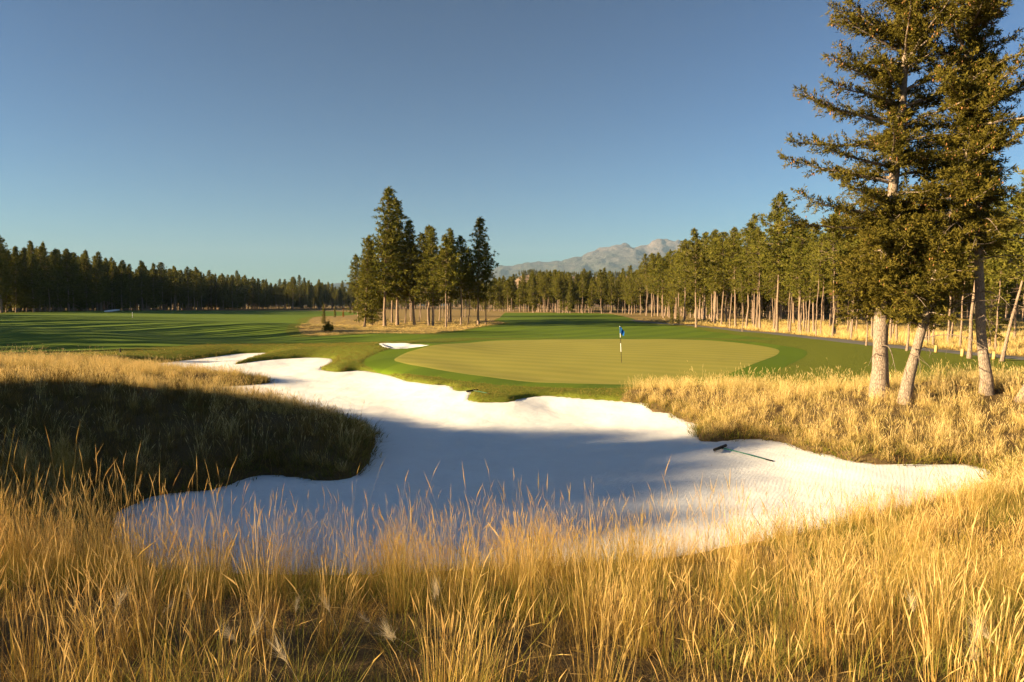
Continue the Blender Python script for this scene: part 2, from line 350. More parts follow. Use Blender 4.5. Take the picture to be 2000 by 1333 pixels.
_nrm = np.stack([-_t[:, 1], _t[:, 0]], 1)
PATH_P = np.concatenate([PATH_C + 1.25 * _nrm, (PATH_C - 1.25 * _nrm)[::-1]])

PI_ = math.pi
def fields(x, y):
    """all signed distances and heights at once"""
    d = sdist(x, y, BUNKER_P); d2 = sdist(x, y, SMALL_P, 20); d3 = sdist(x, y, FAR_P, 20)
    dg = sdist(x, y, GREEN_P, 40); dm = np.minimum(sdist(x, y, MOWN, 60), dg - 2.0)
    dp = sdist(x, y, PATH_P, 30)
    H = land(x, y)
    H = H + 0.06 * smooth(0.0, 0.3, dm) * smooth(160, 60, np.hypot(x, y)) * smooth(4, -6, x) + 0.03 * smooth(0, 2.5, dm) * smooth(-6, 4, x)
    E = edge_level(x, y)
    w = 2.2 + 2.2 * smooth(20, 8, y)
    out = E + 0.13 * (1 - np.exp(-np.maximum(d, 0) / 0.10)) * smooth(6, 2, d) + (H - E) * (1 - np.exp(-np.maximum(d, 0) / w))
    S = sand_level(x, y) + (E - sand_level(x, y)) * np.exp(-np.maximum(-d, 0) / 1.6) - 0.10 * smooth(0.3, 3, -d)
    S = S + (0.10 * fbm(x / 3.0, y / 3.0, 55, 3) + 0.05 * fbm(x / 0.8, y / 0.8, 57, 2)) * smooth(0.0, 1.2, -d)
    inn = S - np.minimum(0.3, np.maximum(-d, 0) * 0.9)
    z = np.where(d > 0, out, inn)
    sand = np.where(d > 0, E - np.minimum(0.15, np.maximum(d, 0) * 0.6), S)
    for dd, dep in ((d2, 0.28),):
        z = np.where(dd < 0, H - dep * smooth(0, 0.5, -dd) - 0.1, z)
        s2 = H - 0.06 - (dep - 0.06) * smooth(0, 0.8, -dd)
        sand = np.where(dd < 1.5, np.where(dd > 0, H - 0.06 - np.minimum(0.15, np.maximum(dd, 0) * 0.5), s2), sand)
    z = z - 0.02 * smooth(0.3, 0.0, dp)
    return dict(z=z, d=d, d2=d2, d3=d3, dg=dg, dm=dm, dp=dp, sand=sand)
def ground(x, y):
    return fields(np.asarray(x, float), np.asarray(y, float))['z']
def gz(x, y): return float(ground(np.array([x]), np.array([y]))[0])
def dryness(x, y, dp):
    di = sdist(x, y, ISLAND, 30)
    dl = np.minimum(sdist(x, y, DRY_LEFT, 30), sdist(x, y, DRY_RIGHT, 30)); dl = np.minimum(dl, y - 17.0)
    right = np.maximum(np.interp(y, PATH_C[::-1, 1], PATH_C[::-1, 0]) - 0.5 - x, 30 - y)             # beyond the path
    far = np.minimum(right, np.where(y > 300, 300 - y, 60)); far = np.minimum(far, np.where(x < 0, (x + 0.55 * y + 60) * 0.5, 60))
    dd = np.minimum(np.minimum(di, dl), far)
    return smooth(0.6, -0.6, dd), smooth(0.5, -1.0, dl), dd

# ================================================================ ground sheet on one uneven grid
def axis_pts(fine0, fine1, step, lim0, lim1, grow=1.045):
    a = list(np.arange(fine0, fine1 + 1e-6, step))
    s = step; v = a[-1]
    while v < lim1: s *= grow; v += s; a.append(v)
    s = step; v = a[0]; b = []
    while v > lim0: s *= grow; v -= s; b.append(v)
    return np.array(b[::-1] + a)
gx = axis_pts(-28, 24, 0.2, -15500, 15500, 1.05); gy = axis_pts(9.5, 58, 0.2, -2500, 18000, 1.035)
GX, GY = np.meshgrid(gx, gy); NX, NY = len(gx), len(gy)
fx, fy = GX.ravel(), GY.ravel()
FD = fields(fx, fy)
dry, tallm, _ = dryness(fx, fy, FD['dp'])
tallm = tallm
ii = (np.arange(NY - 1)[:, None] * NX + np.arange(NX - 1)[None, :]).ravel()
QUADS = np.stack([ii, ii + 1, ii + NX + 1, ii + NX], 1)
def sheet(name, z, keep, mat, attrs=None):
    q = QUADS[keep[QUADS].any(axis=1)]
    used = np.unique(q); remap = np.full(NX * NY, -1, np.int64); remap[used] = np.arange(len(used))
    me = make_mesh(name, np.stack([fx[used], fy[used], z[used]], 1), [remap[q]], mat, {k: v[used] for k, v in (attrs or {}).items()}, True)
    return tag(link(name, me), kind='structure')
sheet('ground', FD['z'], np.ones(NX * NY, bool), M['ground'], dict(dry=dry, tall=tallm))
sheet('sand_bunker', FD['sand'], FD['d'] < 0.25, M['sand'])
sheet('small_sand_bunker', FD['sand'], FD['d2'] < 0.25, M['sand'])
fz = FD['z'] + np.clip(-FD['dm'] * 0.08, -0.03, 0.006)
sheet('fairway', fz, (FD['dm'] < 0.4) & (FD['d2'] > 0.1) & (FD['d3'] > 0.3) , M['fairway'])
sheet('putting_green', np.maximum(FD['z'], fz) + np.clip(-FD['dg'] * 0.08, -0.03, 0.008), FD['dg'] < 0.4, M['green'])
sheet('cart_path', FD['z'] + np.clip(-FD['dp'] * 0.12, -0.04, 0.03), (FD['dp'] < 0.3) & (fy > 28), M['path'])

# ================================================================ mountains and hills far off
SKY_PX = np.array([(-0.75, 0.020), (-0.50, 0.026), (-0.44, 0.033), (-0.42, 0.037), (-0.39, 0.030), (-0.33, 0.027), (-0.26, 0.031), (-0.22, 0.034), (-0.10, 0.036), (-0.04, 0.052), (0.0, 0.0590), (0.03, 0.0610), (0.05, 0.0650), (0.075, 0.0690), (0.098, 0.0735), (0.12, 0.080), (0.14, 0.0865), (0.152, 0.0890), (0.165, 0.0895), (0.175, 0.086), (0.19, 0.0870), (0.205, 0.0925), (0.225, 0.0965), (0.25, 0.0975), (0.27, 0.092), (0.31, 0.086), (0.36, 0.080), (0.42, 0.078), (0.50, 0.072), (0.60, 0.062), (0.75, 0.050), (0.95, 0.035)])
def mountain_range(name, dist, slopes, relief, mat, depth, seed, nx=900, ny=150, back=3000.0):
    xs = np.linspace(slopes[0, 0], slopes[-1, 0], nx)[None, :] * dist; ys = np.linspace(-depth, back, ny)[:, None]
    X = np.broadcast_to(xs, (ny, nx)); Yr = np.broadcast_to(ys, (ny, nx))
    crest = np.interp(xs / dist, slopes[:, 0], slopes[:, 1]) * dist * np.ones_like(Yr)
    rough = relief * (0.25 - 1.4 * np.abs(fbm(X / 700 + seed, 0 * X, seed, 5))) * dist * 0.012
    s = np.where(Yr < 0, 1 + Yr / depth, 1 - Yr / back)
    ridg = 1 - 2 * np.abs(fbm(X / 1500 + 0.4 * Yr / 1500, Yr / 3800, seed + 3, 5))
    ridg2 = 1 - 2 * np.abs(fbm(X / 500 - 0.3 * Yr / 500, Yr / 1300, seed + 9, 4))
    ridg3 = 1 - 2 * np.abs(fbm(X / 190 + 0.5 * Yr / 190, Yr / 420, seed + 15, 4))
    fall = np.clip(s, 0, 1) ** 1.25
    Z = crest * fall + rough * fall - crest * 0.42 * (1 - ridg) * (1 - fall) * fall ** 0.3 * 2.0 * relief - crest * 0.26 * (1 - ridg2) * fall * (1 - fall * 0.75) * 2 * relief - crest * 0.10 * (1 - ridg3) * fall * (1 - fall * 0.8) * 2 * relief
    Z = np.where(s <= 0.0, -40, Z)
    V = np.stack([X, dist + Yr, Z - 5], -1).reshape(-1, 3)
    i = (np.arange(ny - 1)[:, None] * nx + np.arange(nx - 1)[None, :]).ravel()
    me = make_mesh(name, V, [np.stack([i, i + 1, i + nx + 1, i + nx], 1)], mat, None, True)
    return tag(link(name, me), kind='structure')
def m_mountain():
    t = NT('mountain_rock'); p = t.pos(); z = t.n('SeparateXYZ'); t.set(z.inputs[0], p)
    n = t.noise(0.0016, 7, p, 0.65); n2 = t.noise(0.006, 6, p, 0.7)
    alt = t.math('ADD', t.math('DIVIDE', z.outputs['Z'], 1500.0), t.math('MULTIPLY', t.math('SUBTRACT', n, 0.5), 0.9))
    col = t.ramp(alt, [(0.30, (0.035, 0.045, 0.03)), (0.50, (0.07, 0.07, 0.05)), (0.66, (0.085, 0.075, 0.07)), (0.90, (0.17, 0.135, 0.12))])
    col = t.mix(t.math('MULTIPLY', t.ramp(n2, [(0.45, (0, 0, 0)), (0.62, (1, 1, 1))]), 0.45), col, (0.145, 0.125, 0.115))
    return t.principled(col, 1.0, 0.0, t.bump(t.noise(0.008, 8, p, 0.7), 1.0, 60.0))
def m_hill():
    t = NT('hill_slope'); p = t.pos(); n = t.noise(0.02, 5, p, 0.6)
    return t.principled(t.mix(n, (0.14, 0.09, 0.055), (0.28, 0.20, 0.125)), 1.0, 0.0)
SKY_PX[:, 1] *= 1.02
fbx, fby = -144.0, 246.0; fbz = gz(fbx, fby); fa = np.arange(28) * 2 * PI_ / 28
fo = np.stack([2.0 * np.cos(fa) * (1 + 0.15 * np.sin(2 * fa + 1)), 3.2 * np.sin(fa), 0.10 + 0.13 * 3.2 * np.sin(fa)], 1); fi = fo * [0.5, 0.5, 1] + [0, 0, -0.12]
fs = make_mesh('far_sand_bunker', np.concatenate([fo, fi, [[0, 0, 0.0]]]), [np.array([[k, (k + 1) % 28, 28 + (k + 1) % 28, 28 + k] for k in range(28)]), np.array([[28 + k, 28 + (k + 1) % 28, 56] for k in range(28)])], M['sand'], None, True)
tag(link('far_sand_bunker', fs, None, (fbx, fby, fbz + 0.35)), kind='structure')
mountain_range('mountain', 14000.0, SKY_PX, 0.8, m_mountain(), 6500.0, 11)
HILL_S = np.array([(-0.10, 0.0), (-0.03, 0.026), (0.0, 0.044), (0.012, 0.053), (0.03, 0.055), (0.05, 0.053), (0.075, 0.052), (0.10, 0.051), (0.14, 0.050), (0.20, 0.052), (0.30, 0.056), (0.40, 0.063), (0.50, 0.060), (0.62, 0.05), (0.8, 0.03), (0.95, 0.0)])
hill = mountain_range('hill', 1700.0, HILL_S, 0.5, m_hill(), 420.0, 23, 260, 40, 900.0)

# ================================================================ haze
hb = MB(); x0, x1, y0, y1, z0, z1 = -20000, 20000, -6000, 22000, -80, 1800
hb.box(((x0 + x1) / 2, (y0 + y1) / 2, (z0 + z1) / 2), ((x1 - x0) / 2, (y1 - y0) / 2, (z1 - z0) / 2))
ht = NT('haze'); ht.m.cycles.homogeneous_volume = True; pv = ht.n('VolumePrincipled'); pv.inputs['Color'].default_value = (0.25, 0.375, 0.53, 1); pv.inputs['Density'].default_value = 5.0e-5; pv.inputs['Anisotropy'].default_value = 0.0
ht.t.links.new(pv.outputs[0], ht.out.inputs['Volume'])
tag(link('haze', hb.mesh('haze', ht.m)), 'thin blue air over the valley', None, kind='stuff')

# ================================================================ grass and other scattered growth (stuff)
def blade_mesh(mb_list, rg, n, h, hs, w, spread, lean, curve, seg=4, heads=0.0, tint=0.0):
    """n blades from a tuft base; returns V, F, h-attr, tint-attr arrays"""
    V = []; F = []; H = []; T = []; nv = 0
    for k in range(n):
        r = spread * math.sqrt(rg.random()); a = rg.random() * 6.283
        b = np.array([r * math.cos(a), r * math.sin(a), -0.03])
        hh = h * (1 + hs * rg.normal()); hh = max(0.25 * h, hh)
        la = a + rg.normal() * 0.9; ln = abs(rg.normal()) * lean + lean * 0.35 * r / max(spread, 1e-6)
        cv = abs(rg.normal()) * curve
        fa = rg.random() * 3.1416; ww = w * (0.7 + 0.6 * rg.random())
        sd = np.array([math.cos(fa), math.sin(fa), 0])
        tt = tint if rg.random() < 0.8 else rg.random()
        tt = tt + 0.5 * (rg.random() ** 3)
        ts = np.linspace(0, 1, seg + 1)
        head = rg.random() < heads
        for t in ts:
            off = (ln * t + cv * t ** 2.5) * hh
            p = b + np.array([math.cos(la) * off, math.sin(la) * off, hh * t * (1 - 0.35 * (ln + cv * t) ** 2)])
            wd = ww * (1 - 0.55 * t if head else 1 - 0.93 * t)
            V += [p - sd * wd / 2, p + sd * wd / 2]; H += [t, t]; T += [tt, tt]
        for s in range(seg):
            F.append([nv + 2 * s, nv + 2 * s + 1, nv + 2 * s + 3, nv + 2 * s + 2])
        nv += 2 * (seg + 1)
        if head:
            q = V[-1]; d = V[-1] - V[-3]; d = d / (np.linalg.norm(d) + 1e-9)
            L = (0.09 + 0.07 * rg.random()); hw = w * (1.7 + 0.9 * rg.random())
            for sa in (sd, np.cross(d, sd)):
                c1 = q - d * L * 0.35
                V += [c1, c1 + d * L * 0.45 + sa * hw / 2, c1 + d * L * 1.15 + np.array([math.cos(la), math.sin(la), 0]) * 0.02, c1 + d * L * 0.45 - sa * hw / 2]
                H += [0.85, 0.95, 1.0, 0.95]; T += [tt * 0.5] * 4
                F.append([nv, nv + 1, nv + 2, nv + 3]); nv += 4
    return V, F, H, T
def tuft(name, rg, mat, parts):
    V = []; F = []; H = []; T = []
    for kw in parts:
        v, f, h, t = blade_mesh(None, rg, **kw)
        F += [[i + len(V) for i in q] for q in f]; V += v; H += h; T += t
    me = make_mesh(name, np.array(V), [np.array(F)], mat, dict(h=H, tint=T))
    return bpy.data.objects.new(name, me)          # source for instances, not linked to the scene itself
def scatter(name, P, rot, scl, idx, sources, label, cat='grass'):
    me = bpy.data.meshes.new(name); n = len(P)
    me.vertices.add(n); me.vertices.foreach_set('co', np.asarray(P, np.float32).ravel())
    a = me.attributes.new('rot', 'FLOAT_VECTOR', 'POINT'); a.data.foreach_set('vector', np.asarray(rot, np.float32).ravel())
    a = me.attributes.new('scl', 'FLOAT_VECTOR', 'POINT'); a.data.foreach_set('vector', np.asarray(scl, np.float32).ravel())
    a = me.attributes.new('idx', 'INT', 'POINT'); a.data.foreach_set('value', np.asarray(idx, np.int32))
    me.update()
    o = tag(link(name, me), label, cat, kind='stuff')
    ng = bpy.data.node_groups.new(name, 'GeometryNodeTree')
    ng.interface.new_socket('Geometry', in_out='INPUT', socket_type='NodeSocketGeometry'); ng.interface.new_socket('Geometry', in_out='OUTPUT', socket_type='NodeSocketGeometry')
    gi = ng.nodes.new('NodeGroupInput'); go = ng.nodes.new('NodeGroupOutput'); ip = ng.nodes.new('GeometryNodeInstanceOnPoints'); jn = ng.nodes.new('GeometryNodeJoinGeometry')
    for s in sources[::-1]:
        oi = ng.nodes.new('GeometryNodeObjectInfo'); oi.inputs['Object'].default_value = s; oi.inputs['As Instance'].default_value = False
        gt = ng.nodes.new('GeometryNodeGeometryToInstance'); ng.links.new(oi.outputs['Geometry'], gt.inputs[0]); ng.links.new(gt.outputs[0], jn.inputs[0])
    def na(nm, ty):
        q = ng.nodes.new('GeometryNodeInputNamedAttribute'); q.data_type = ty; q.inputs['Name'].default_value = nm
        return [s for s in q.outputs if s.enabled and s.name == 'Attribute'][0]
    ng.links.new(gi.outputs[0], ip.inputs['Points']); ng.links.new(jn.outputs[0], ip.inputs['Instance'])
    ip.inputs['Pick Instance'].default_value = True
    ng.links.new(na('idx', 'INT'), ip.inputs['Instance Index'])
    ng.links.new(na('rot', 'FLOAT_VECTOR'), ip.inputs['Rotation']); ng.links.new(na('scl', 'FLOAT_VECTOR'), ip.inputs['Scale'])
    ng.links.new(ip.outputs[0], go.inputs[0])
    md = o.modifiers.new('growth', 'NODES'); md.node_group = ng
    return o
def sample_area(x0, x1, y0, y1, per_m2, dens, rg, view=0.86):
    """random points in a box kept with probability dens(x, y, fields); clipped to a wedge a little wider than the view"""
    n = int((x1 - x0) * (y1 - y0) * per_m2)
    x = rg.uniform(x0, x1, n); y = rg.uniform(y0, y1, n)
    k = np.abs(x) < view * np.maximum(y, 0) + 3.0
    x, y = x[k], y[k]
    fd = fields(x, y)
    pr = dens(x, y, fd)
    k = rg.random(len(x)) < pr
    return x[k], y[k], fd['z'][k], {q: v[k] for q, v in fd.items()}
def tuft_rots(n, rg, tilt=0.08):
    return np.stack([rg.normal(size=n) * tilt, rg.normal(size=n) * tilt, rg.random(n) * 6.283], 1)
rg = np.random.default_rng(3)
near_src = [tuft('src_near', rg, M['grass_near'], [
    dict(n=10, h=0.48, hs=0.28, w=0.0030, spread=0.10, lean=0.12, curve=0.07, seg=4, heads=0.6, tint=0.0),
    dict(n=10, h=0.26, hs=0.35, w=0.0034, spread=0.12, lean=0.28, curve=0.28, seg=3, heads=0.0, tint=0.2)]) for _ in range(6)]
near_src += [tuft('src_near_dense', rg, M['grass_near'], [
    dict(n=60, h=0.60, hs=0.22, w=0.0030, spread=0.085, lean=0.10, curve=0.06, seg=4, heads=0.55, tint=0.0),
    dict(n=22, h=0.32, hs=0.35, w=0.0034, spread=0.10, lean=0.25, curve=0.25, seg=3, heads=0.0, tint=0.25)]) for _ in range(4)]
near_src += [tuft('src_near_low', rg, M['grass_near'], [
    dict(n=34, h=0.20, hs=0.40, w=0.0034, spread=0.14, lean=0.6, curve=0.8, seg=3, heads=0.0, tint=0.45),
    dict(n=4, h=0.60, hs=0.3, w=0.0034, spread=0.08, lean=0.9, curve=0.3, seg=4, heads=0.4, tint=0.2)]) for _ in range(4)]
stalk_src = [tuft('src_stalk', rg, M['grass_near'], [
    dict(n=4, h=0.92, hs=0.13, w=0.0028, spread=0.08, lean=0.08, curve=0.09, seg=5, heads=1.0, tint=0.0)]) for _ in range(8)]
green_src = [tuft('src_green', rg, M['grass_green'], [
    dict(n=30, h=0.26, hs=0.35, w=0.0045, spread=0.11, lean=0.3, curve=0.35, seg=3, heads=0.0, tint=0.0)]) for _ in range(4)]
mid_src = [tuft('src_mid', rg, M['grass_mid'], [
    dict(n=24, h=0.36, hs=0.25, w=0.0055, spread=0.14, lean=0.15, curve=0.10, seg=3, heads=0.35, tint=0.0),
    dict(n=24, h=0.22, hs=0.35, w=0.007, spread=0.17, lean=0.35, curve=0.35, seg=2, heads=0.0, tint=0.15)]) for _ in range(6)]
shade_tone_src = [tuft('src_shade_tone', rg, M['grass_shade_tone'], [
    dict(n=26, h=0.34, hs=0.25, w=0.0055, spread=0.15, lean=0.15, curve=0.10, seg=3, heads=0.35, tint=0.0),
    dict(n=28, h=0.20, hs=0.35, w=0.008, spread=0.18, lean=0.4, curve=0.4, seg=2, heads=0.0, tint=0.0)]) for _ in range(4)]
tall_src = [tuft('src_tall', rg, M['grass_mid'], [
    dict(n=6, h=0.72, hs=0.2, w=0.0055, spread=0.12, lean=0.20, curve=0.12, seg=3, heads=0.9, tint=0.0)]) for _ in range(5)]
bank_src = [tuft('src_bank', rg, M['grass_bank'], [
    dict(n=26, h=0.085, hs=0.35, w=0.007, spread=0.13, lean=0.5, curve=0.5, seg=2, heads=0.0, tint=0.0)]) for _ in range(5)]
far_src = [tuft('src_far', rg, M['grass_mid'], [
    dict(n=30, h=0.24, hs=0.35, w=0.030, spread=0.42, lean=0.35, curve=0.2, seg=2, heads=0.0, tint=0.1)]) for _ in range(5)]

# --- tall golden grass on the slope in front
def dens_near(x, y, f):
    pat = smooth(-0.12, 0.14, fbm(x / 0.75, y / 0.75, 71, 3))
    return np.where(f['d'] > 0.03, 0.17 + 0.83 * pat, 0)
x, y, z, f = sample_area(-16, 20, 2.4, 17.0, 28, dens_near, rg)
hmap = 1.0 + 0.55 * fbm(x / 1.3, y / 1.3, 77, 3) + 0.30 * smooth(-2, -6, x) * smooth(10, 5, y) - 0.42 * smooth(1, 6, x) * smooth(14, 10, y)
typ = fbm(x / 0.7 + 9, y / 0.7, 73, 2) + 0.14 * rg.normal(size=len(x)) + 0.10 * smooth(3, 8, x) * smooth(8, 4, y)
idx = np.where(typ < -0.20, 6 + rg.integers(0, 4, len(x)), np.where(typ < 0.10, rg.integers(0, 6, len(x)), 10 + rg.integers(0, 4, len(x))))
sc = hmap * rg.uniform(0.75, 1.15, len(x)) * (0.7 + 0.3 * smooth(0.1, 1.5, f['d']))
scatter('tall_dry_grass', np.stack([x, y, z], 1), tuft_rots(len(x), rg, 0.09), np.stack([0.85 + 0 * sc, 0.85 + 0 * sc, sc], 1), idx, near_src, 'golden bunches of dry grass covering the slope in the foreground')
def dens_stalk(x, y, f):
    return np.where(f['d'] > 0.4, (0.15 + 0.85 * smooth(-0.12, 0.15, fbm(x / 0.9 + 5, y / 0.9, 79, 2))) * (1 - 0.75 * smooth(1.5, 4.5, x)), 0)
x, y, z, f = sample_area(-14, 18, 4.0, 15, 16, dens_stalk, rg)
sc = rg.uniform(0.72, 1.24, len(x)) * (1 + 0.14 * smooth(-1.8, -4, x) * smooth(9, 6, y))
scatter('seed_head_stalks', np.stack([x, y, z], 1), tuft_rots(len(x), rg, 0.10), np.stack([0.9 + 0 * sc, 0.9 + 0 * sc, sc], 1), rg.integers(0, 8, len(x)), stalk_src, 'thin tall stalks with seed heads rising in front of the sand')
# foxtail heads, pale and feathery
fox_src = []
for _ in range(3):
    V = []; F = []; H = []
    v, f_, h, t_ = blade_mesh(None, rg, 1, 0.34, 0.1, 0.0035, 0.01, 0.3, 0.3, 4, 0.0, 0.0)
    F += f_; V += v; H += h; top = np.array(V[-1]); dr = np.array(V[-1]) - np.array(V[-3]); dr /= np.linalg.norm(dr)
    for k in range(90):
        b0 = top + dr * rg.uniform(-0.05, 0.02); d = dr * rg.uniform(0.7, 1.2) + rg.normal(size=3) * 0.38; L = rg.uniform(0.05, 0.10); sd_ = np.cross(d, rg.normal(size=3)); sd_ /= np.linalg.norm(sd_)
        n0 = len(V); V += [b0 - sd_ * 0.0006, b0 + sd_ * 0.0006, b0 + d * L]; F.append([n0, n0 + 1, n0 + 2, n0 + 2]); H += [0.9, 1, 1]
    q = [a for a in F if a[2] != a[3]]; tq = [a[:3] for a in F if a[2] == a[3]]
    fox_src.append(bpy.data.objects.new('src_fox', make_mesh('src_fox', np.array(V), [np.array(q), np.array(tq)], M['foxtail'], dict(h=H, tint=[0.0] * len(V)))))
x, y, z, f = sample_area(-4, 5, 2.9, 4.6, 4.0, lambda x, y, f: 1.0 * ((np.abs(x + 1.2) < 0.9) | (x > 2.2)) + 0.08, rg)
scatter('foxtail_grass', np.stack([x, y, z], 1), tuft_rots(len(x), rg, 0.3), np.ones((len(x), 3)) * rg.uniform(0.8, 1.2, (len(x), 1)), rg.integers(0, 3, len(x)), fox_src, 'pale feathery foxtail heads low in the front grass')
x, y, z, f = sample_area(-14, 18, 2.4, 15, 24, lambda x, y, f: np.where(f['d'] > 0.05, smooth(-0.05, 0.2, fbm(x / 1.6 + 4, y / 1.6, 91, 3) + 0.22 * smooth(0, 6, x) * smooth(12, 4, y) + 0.03) , 0), rg)
sc = rg.uniform(0.6, 1.35, len(x))
scatter('green_undergrowth', np.stack([x, y, z], 1), tuft_rots(len(x), rg, 0.12), np.stack([sc, sc, sc], 1), rg.integers(0, 4, len(x)), green_src, 'short olive green grass growing between the golden stems in front')
# --- dry grass on the mound at the left and on the knoll at the right
def dens_mid(x, y, f):
    _, t, dd = dryness(x, y, f['dp'])
    return np.where((f['d'] > 0.02) & (y > 12), np.maximum(t, 0) * (0.6 + 0.4 * smooth(0.8, 0.2, f['d'])) * (0.62 + 0.38 * smooth(-0.2, 0.15, fbm(x / 1.5, y / 1.5, 81, 3))), 0)
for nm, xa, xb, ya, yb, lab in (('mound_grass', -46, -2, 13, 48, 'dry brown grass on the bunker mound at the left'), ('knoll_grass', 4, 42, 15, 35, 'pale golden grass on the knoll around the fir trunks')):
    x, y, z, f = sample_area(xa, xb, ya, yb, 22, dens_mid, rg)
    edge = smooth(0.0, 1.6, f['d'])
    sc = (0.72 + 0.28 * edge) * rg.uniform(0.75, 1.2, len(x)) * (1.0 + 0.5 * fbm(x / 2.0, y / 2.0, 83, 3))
    scatter(nm, np.stack([x, y, z], 1), tuft_rots(len(x), rg, 0.10), np.stack([0.9 + 0 * sc, 0.9 + 0 * sc, sc], 1), np.where(rg.random(len(x)) < (0.86 * smooth(25.0, 21.0, y + 0.25 * fbm(x, y, 99, 2)) if xa < 0 else 0.0), 6 + rg.integers(0, 4, len(x)), rg.integers(0, 6, len(x))), mid_src + shade_tone_src, lab)  # tufts with shade in their colour take over on the mound's near face
def dens_tall(x, y, f):
    _, t, dd = dryness(x, y, f['dp'])
    return np.where((f['d'] > 0.3) & (y > 12), t * smooth(-0.05, 0.2, fbm(x / 2.5, y / 2.5, 85, 2)), 0)
x, y, z, f = sample_area(-46, 42, 13, 48, 3.2, dens_tall, rg)
sc = rg.uniform(0.7, 1.25, len(x))
scatter('seed_stalk_grass', np.stack([x, y, z], 1), tuft_rots(len(x), rg, 0.15), np.stack([sc, sc, sc], 1), rg.integers(0, 5, len(x)), tall_src, 'thin seed stalks standing above the dry grass of mound and knoll')
# --- short fuzzy turf on the banks round the bunker
def dens_bank(x, y, f):
    _, t, dd = dryness(x, y, f['dp'])
    near = smooth(9, 5, f['d'])
    return np.where((f['d'] > 0.0) & (f['dm'] > 0.02) & (f['d2'] > 0.05), np.maximum(near * (1 - t), 0.8 * smooth(1.5, 0.3, f['d'])), 0)
x, y, z, f = sample_area(-34, 16, 13, 64, 26, dens_bank, rg)
sc = rg.uniform(0.6, 1.25, len(x)) * (1 + 0.35 * smooth(0.4, 0.0, f['d'])) * (1 + 1.3 * dryness(x, y, f['dp'])[1])
scatter('rough_turf', np.stack([x, y, z], 1), tuft_rots(len(x), rg, 0.2), np.stack([sc, sc, sc], 1), rg.integers(0, 5, len(x)), bank_src, 'short shaggy green and tan turf on the bunker banks')
# --- dry meadow under the pines, farther away
def dens_far(x, y, f):
    dr, t, dd = dryness(x, y, f['dp'])
    return np.where((f['dp'] > 0.2) & (f['dm'] > 0), dr * (1 - t) * (0.3 + 0.7 * smooth(-0.2, 0.2, fbm(x / 5, y / 5, 87, 3))) * smooth(190, 60, y) , 0)
x, y, z, f = sample_area(-60, 110, 36, 170, 2.6, dens_far, rg)
sc = rg.uniform(0.6, 1.3, len(x)) * (0.75 + 0.9 * smooth(28, 36, x))
scatter('meadow_grass', np.stack([x, y, z], 1), tuft_rots(len(x), rg, 0.1), np.stack([1 + 0 * sc, 1 + 0 * sc, sc], 1), rg.integers(0, 5, len(x)), far_src, 'dry straw meadow under the pines and beyond the cart path')

# --- blown straw and bits of turf on the sand near its edges
litter_src = [tuft('src_litter', rg, M['grass_near'], [dict(n=3, h=0.07, hs=0.4, w=0.010, spread=0.05, lean=1.6, curve=0.6, seg=2, heads=0.0, tint=0.9)]) for _ in range(4)]
x, y, z, f = sample_area(-27, 14, 11, 56, 5.0, lambda x, y, f: np.where(f['d'] < 0, 0.55 * smooth(-1.1, 0, f['d']) + 0.025, 0), rg)
k = f['sand'] > -5; sc = rg.uniform(0.5, 1.5, len(x))
scatter('sand_litter', np.stack([x, y, f['sand'] + 0.015], 1), tuft_rots(len(x), rg, 0.2), np.stack([sc, sc, sc * 0.5], 1), rg.integers(0, 4, len(x)), litter_src, 'bits of straw and turf lying on the white sand', 'litter')

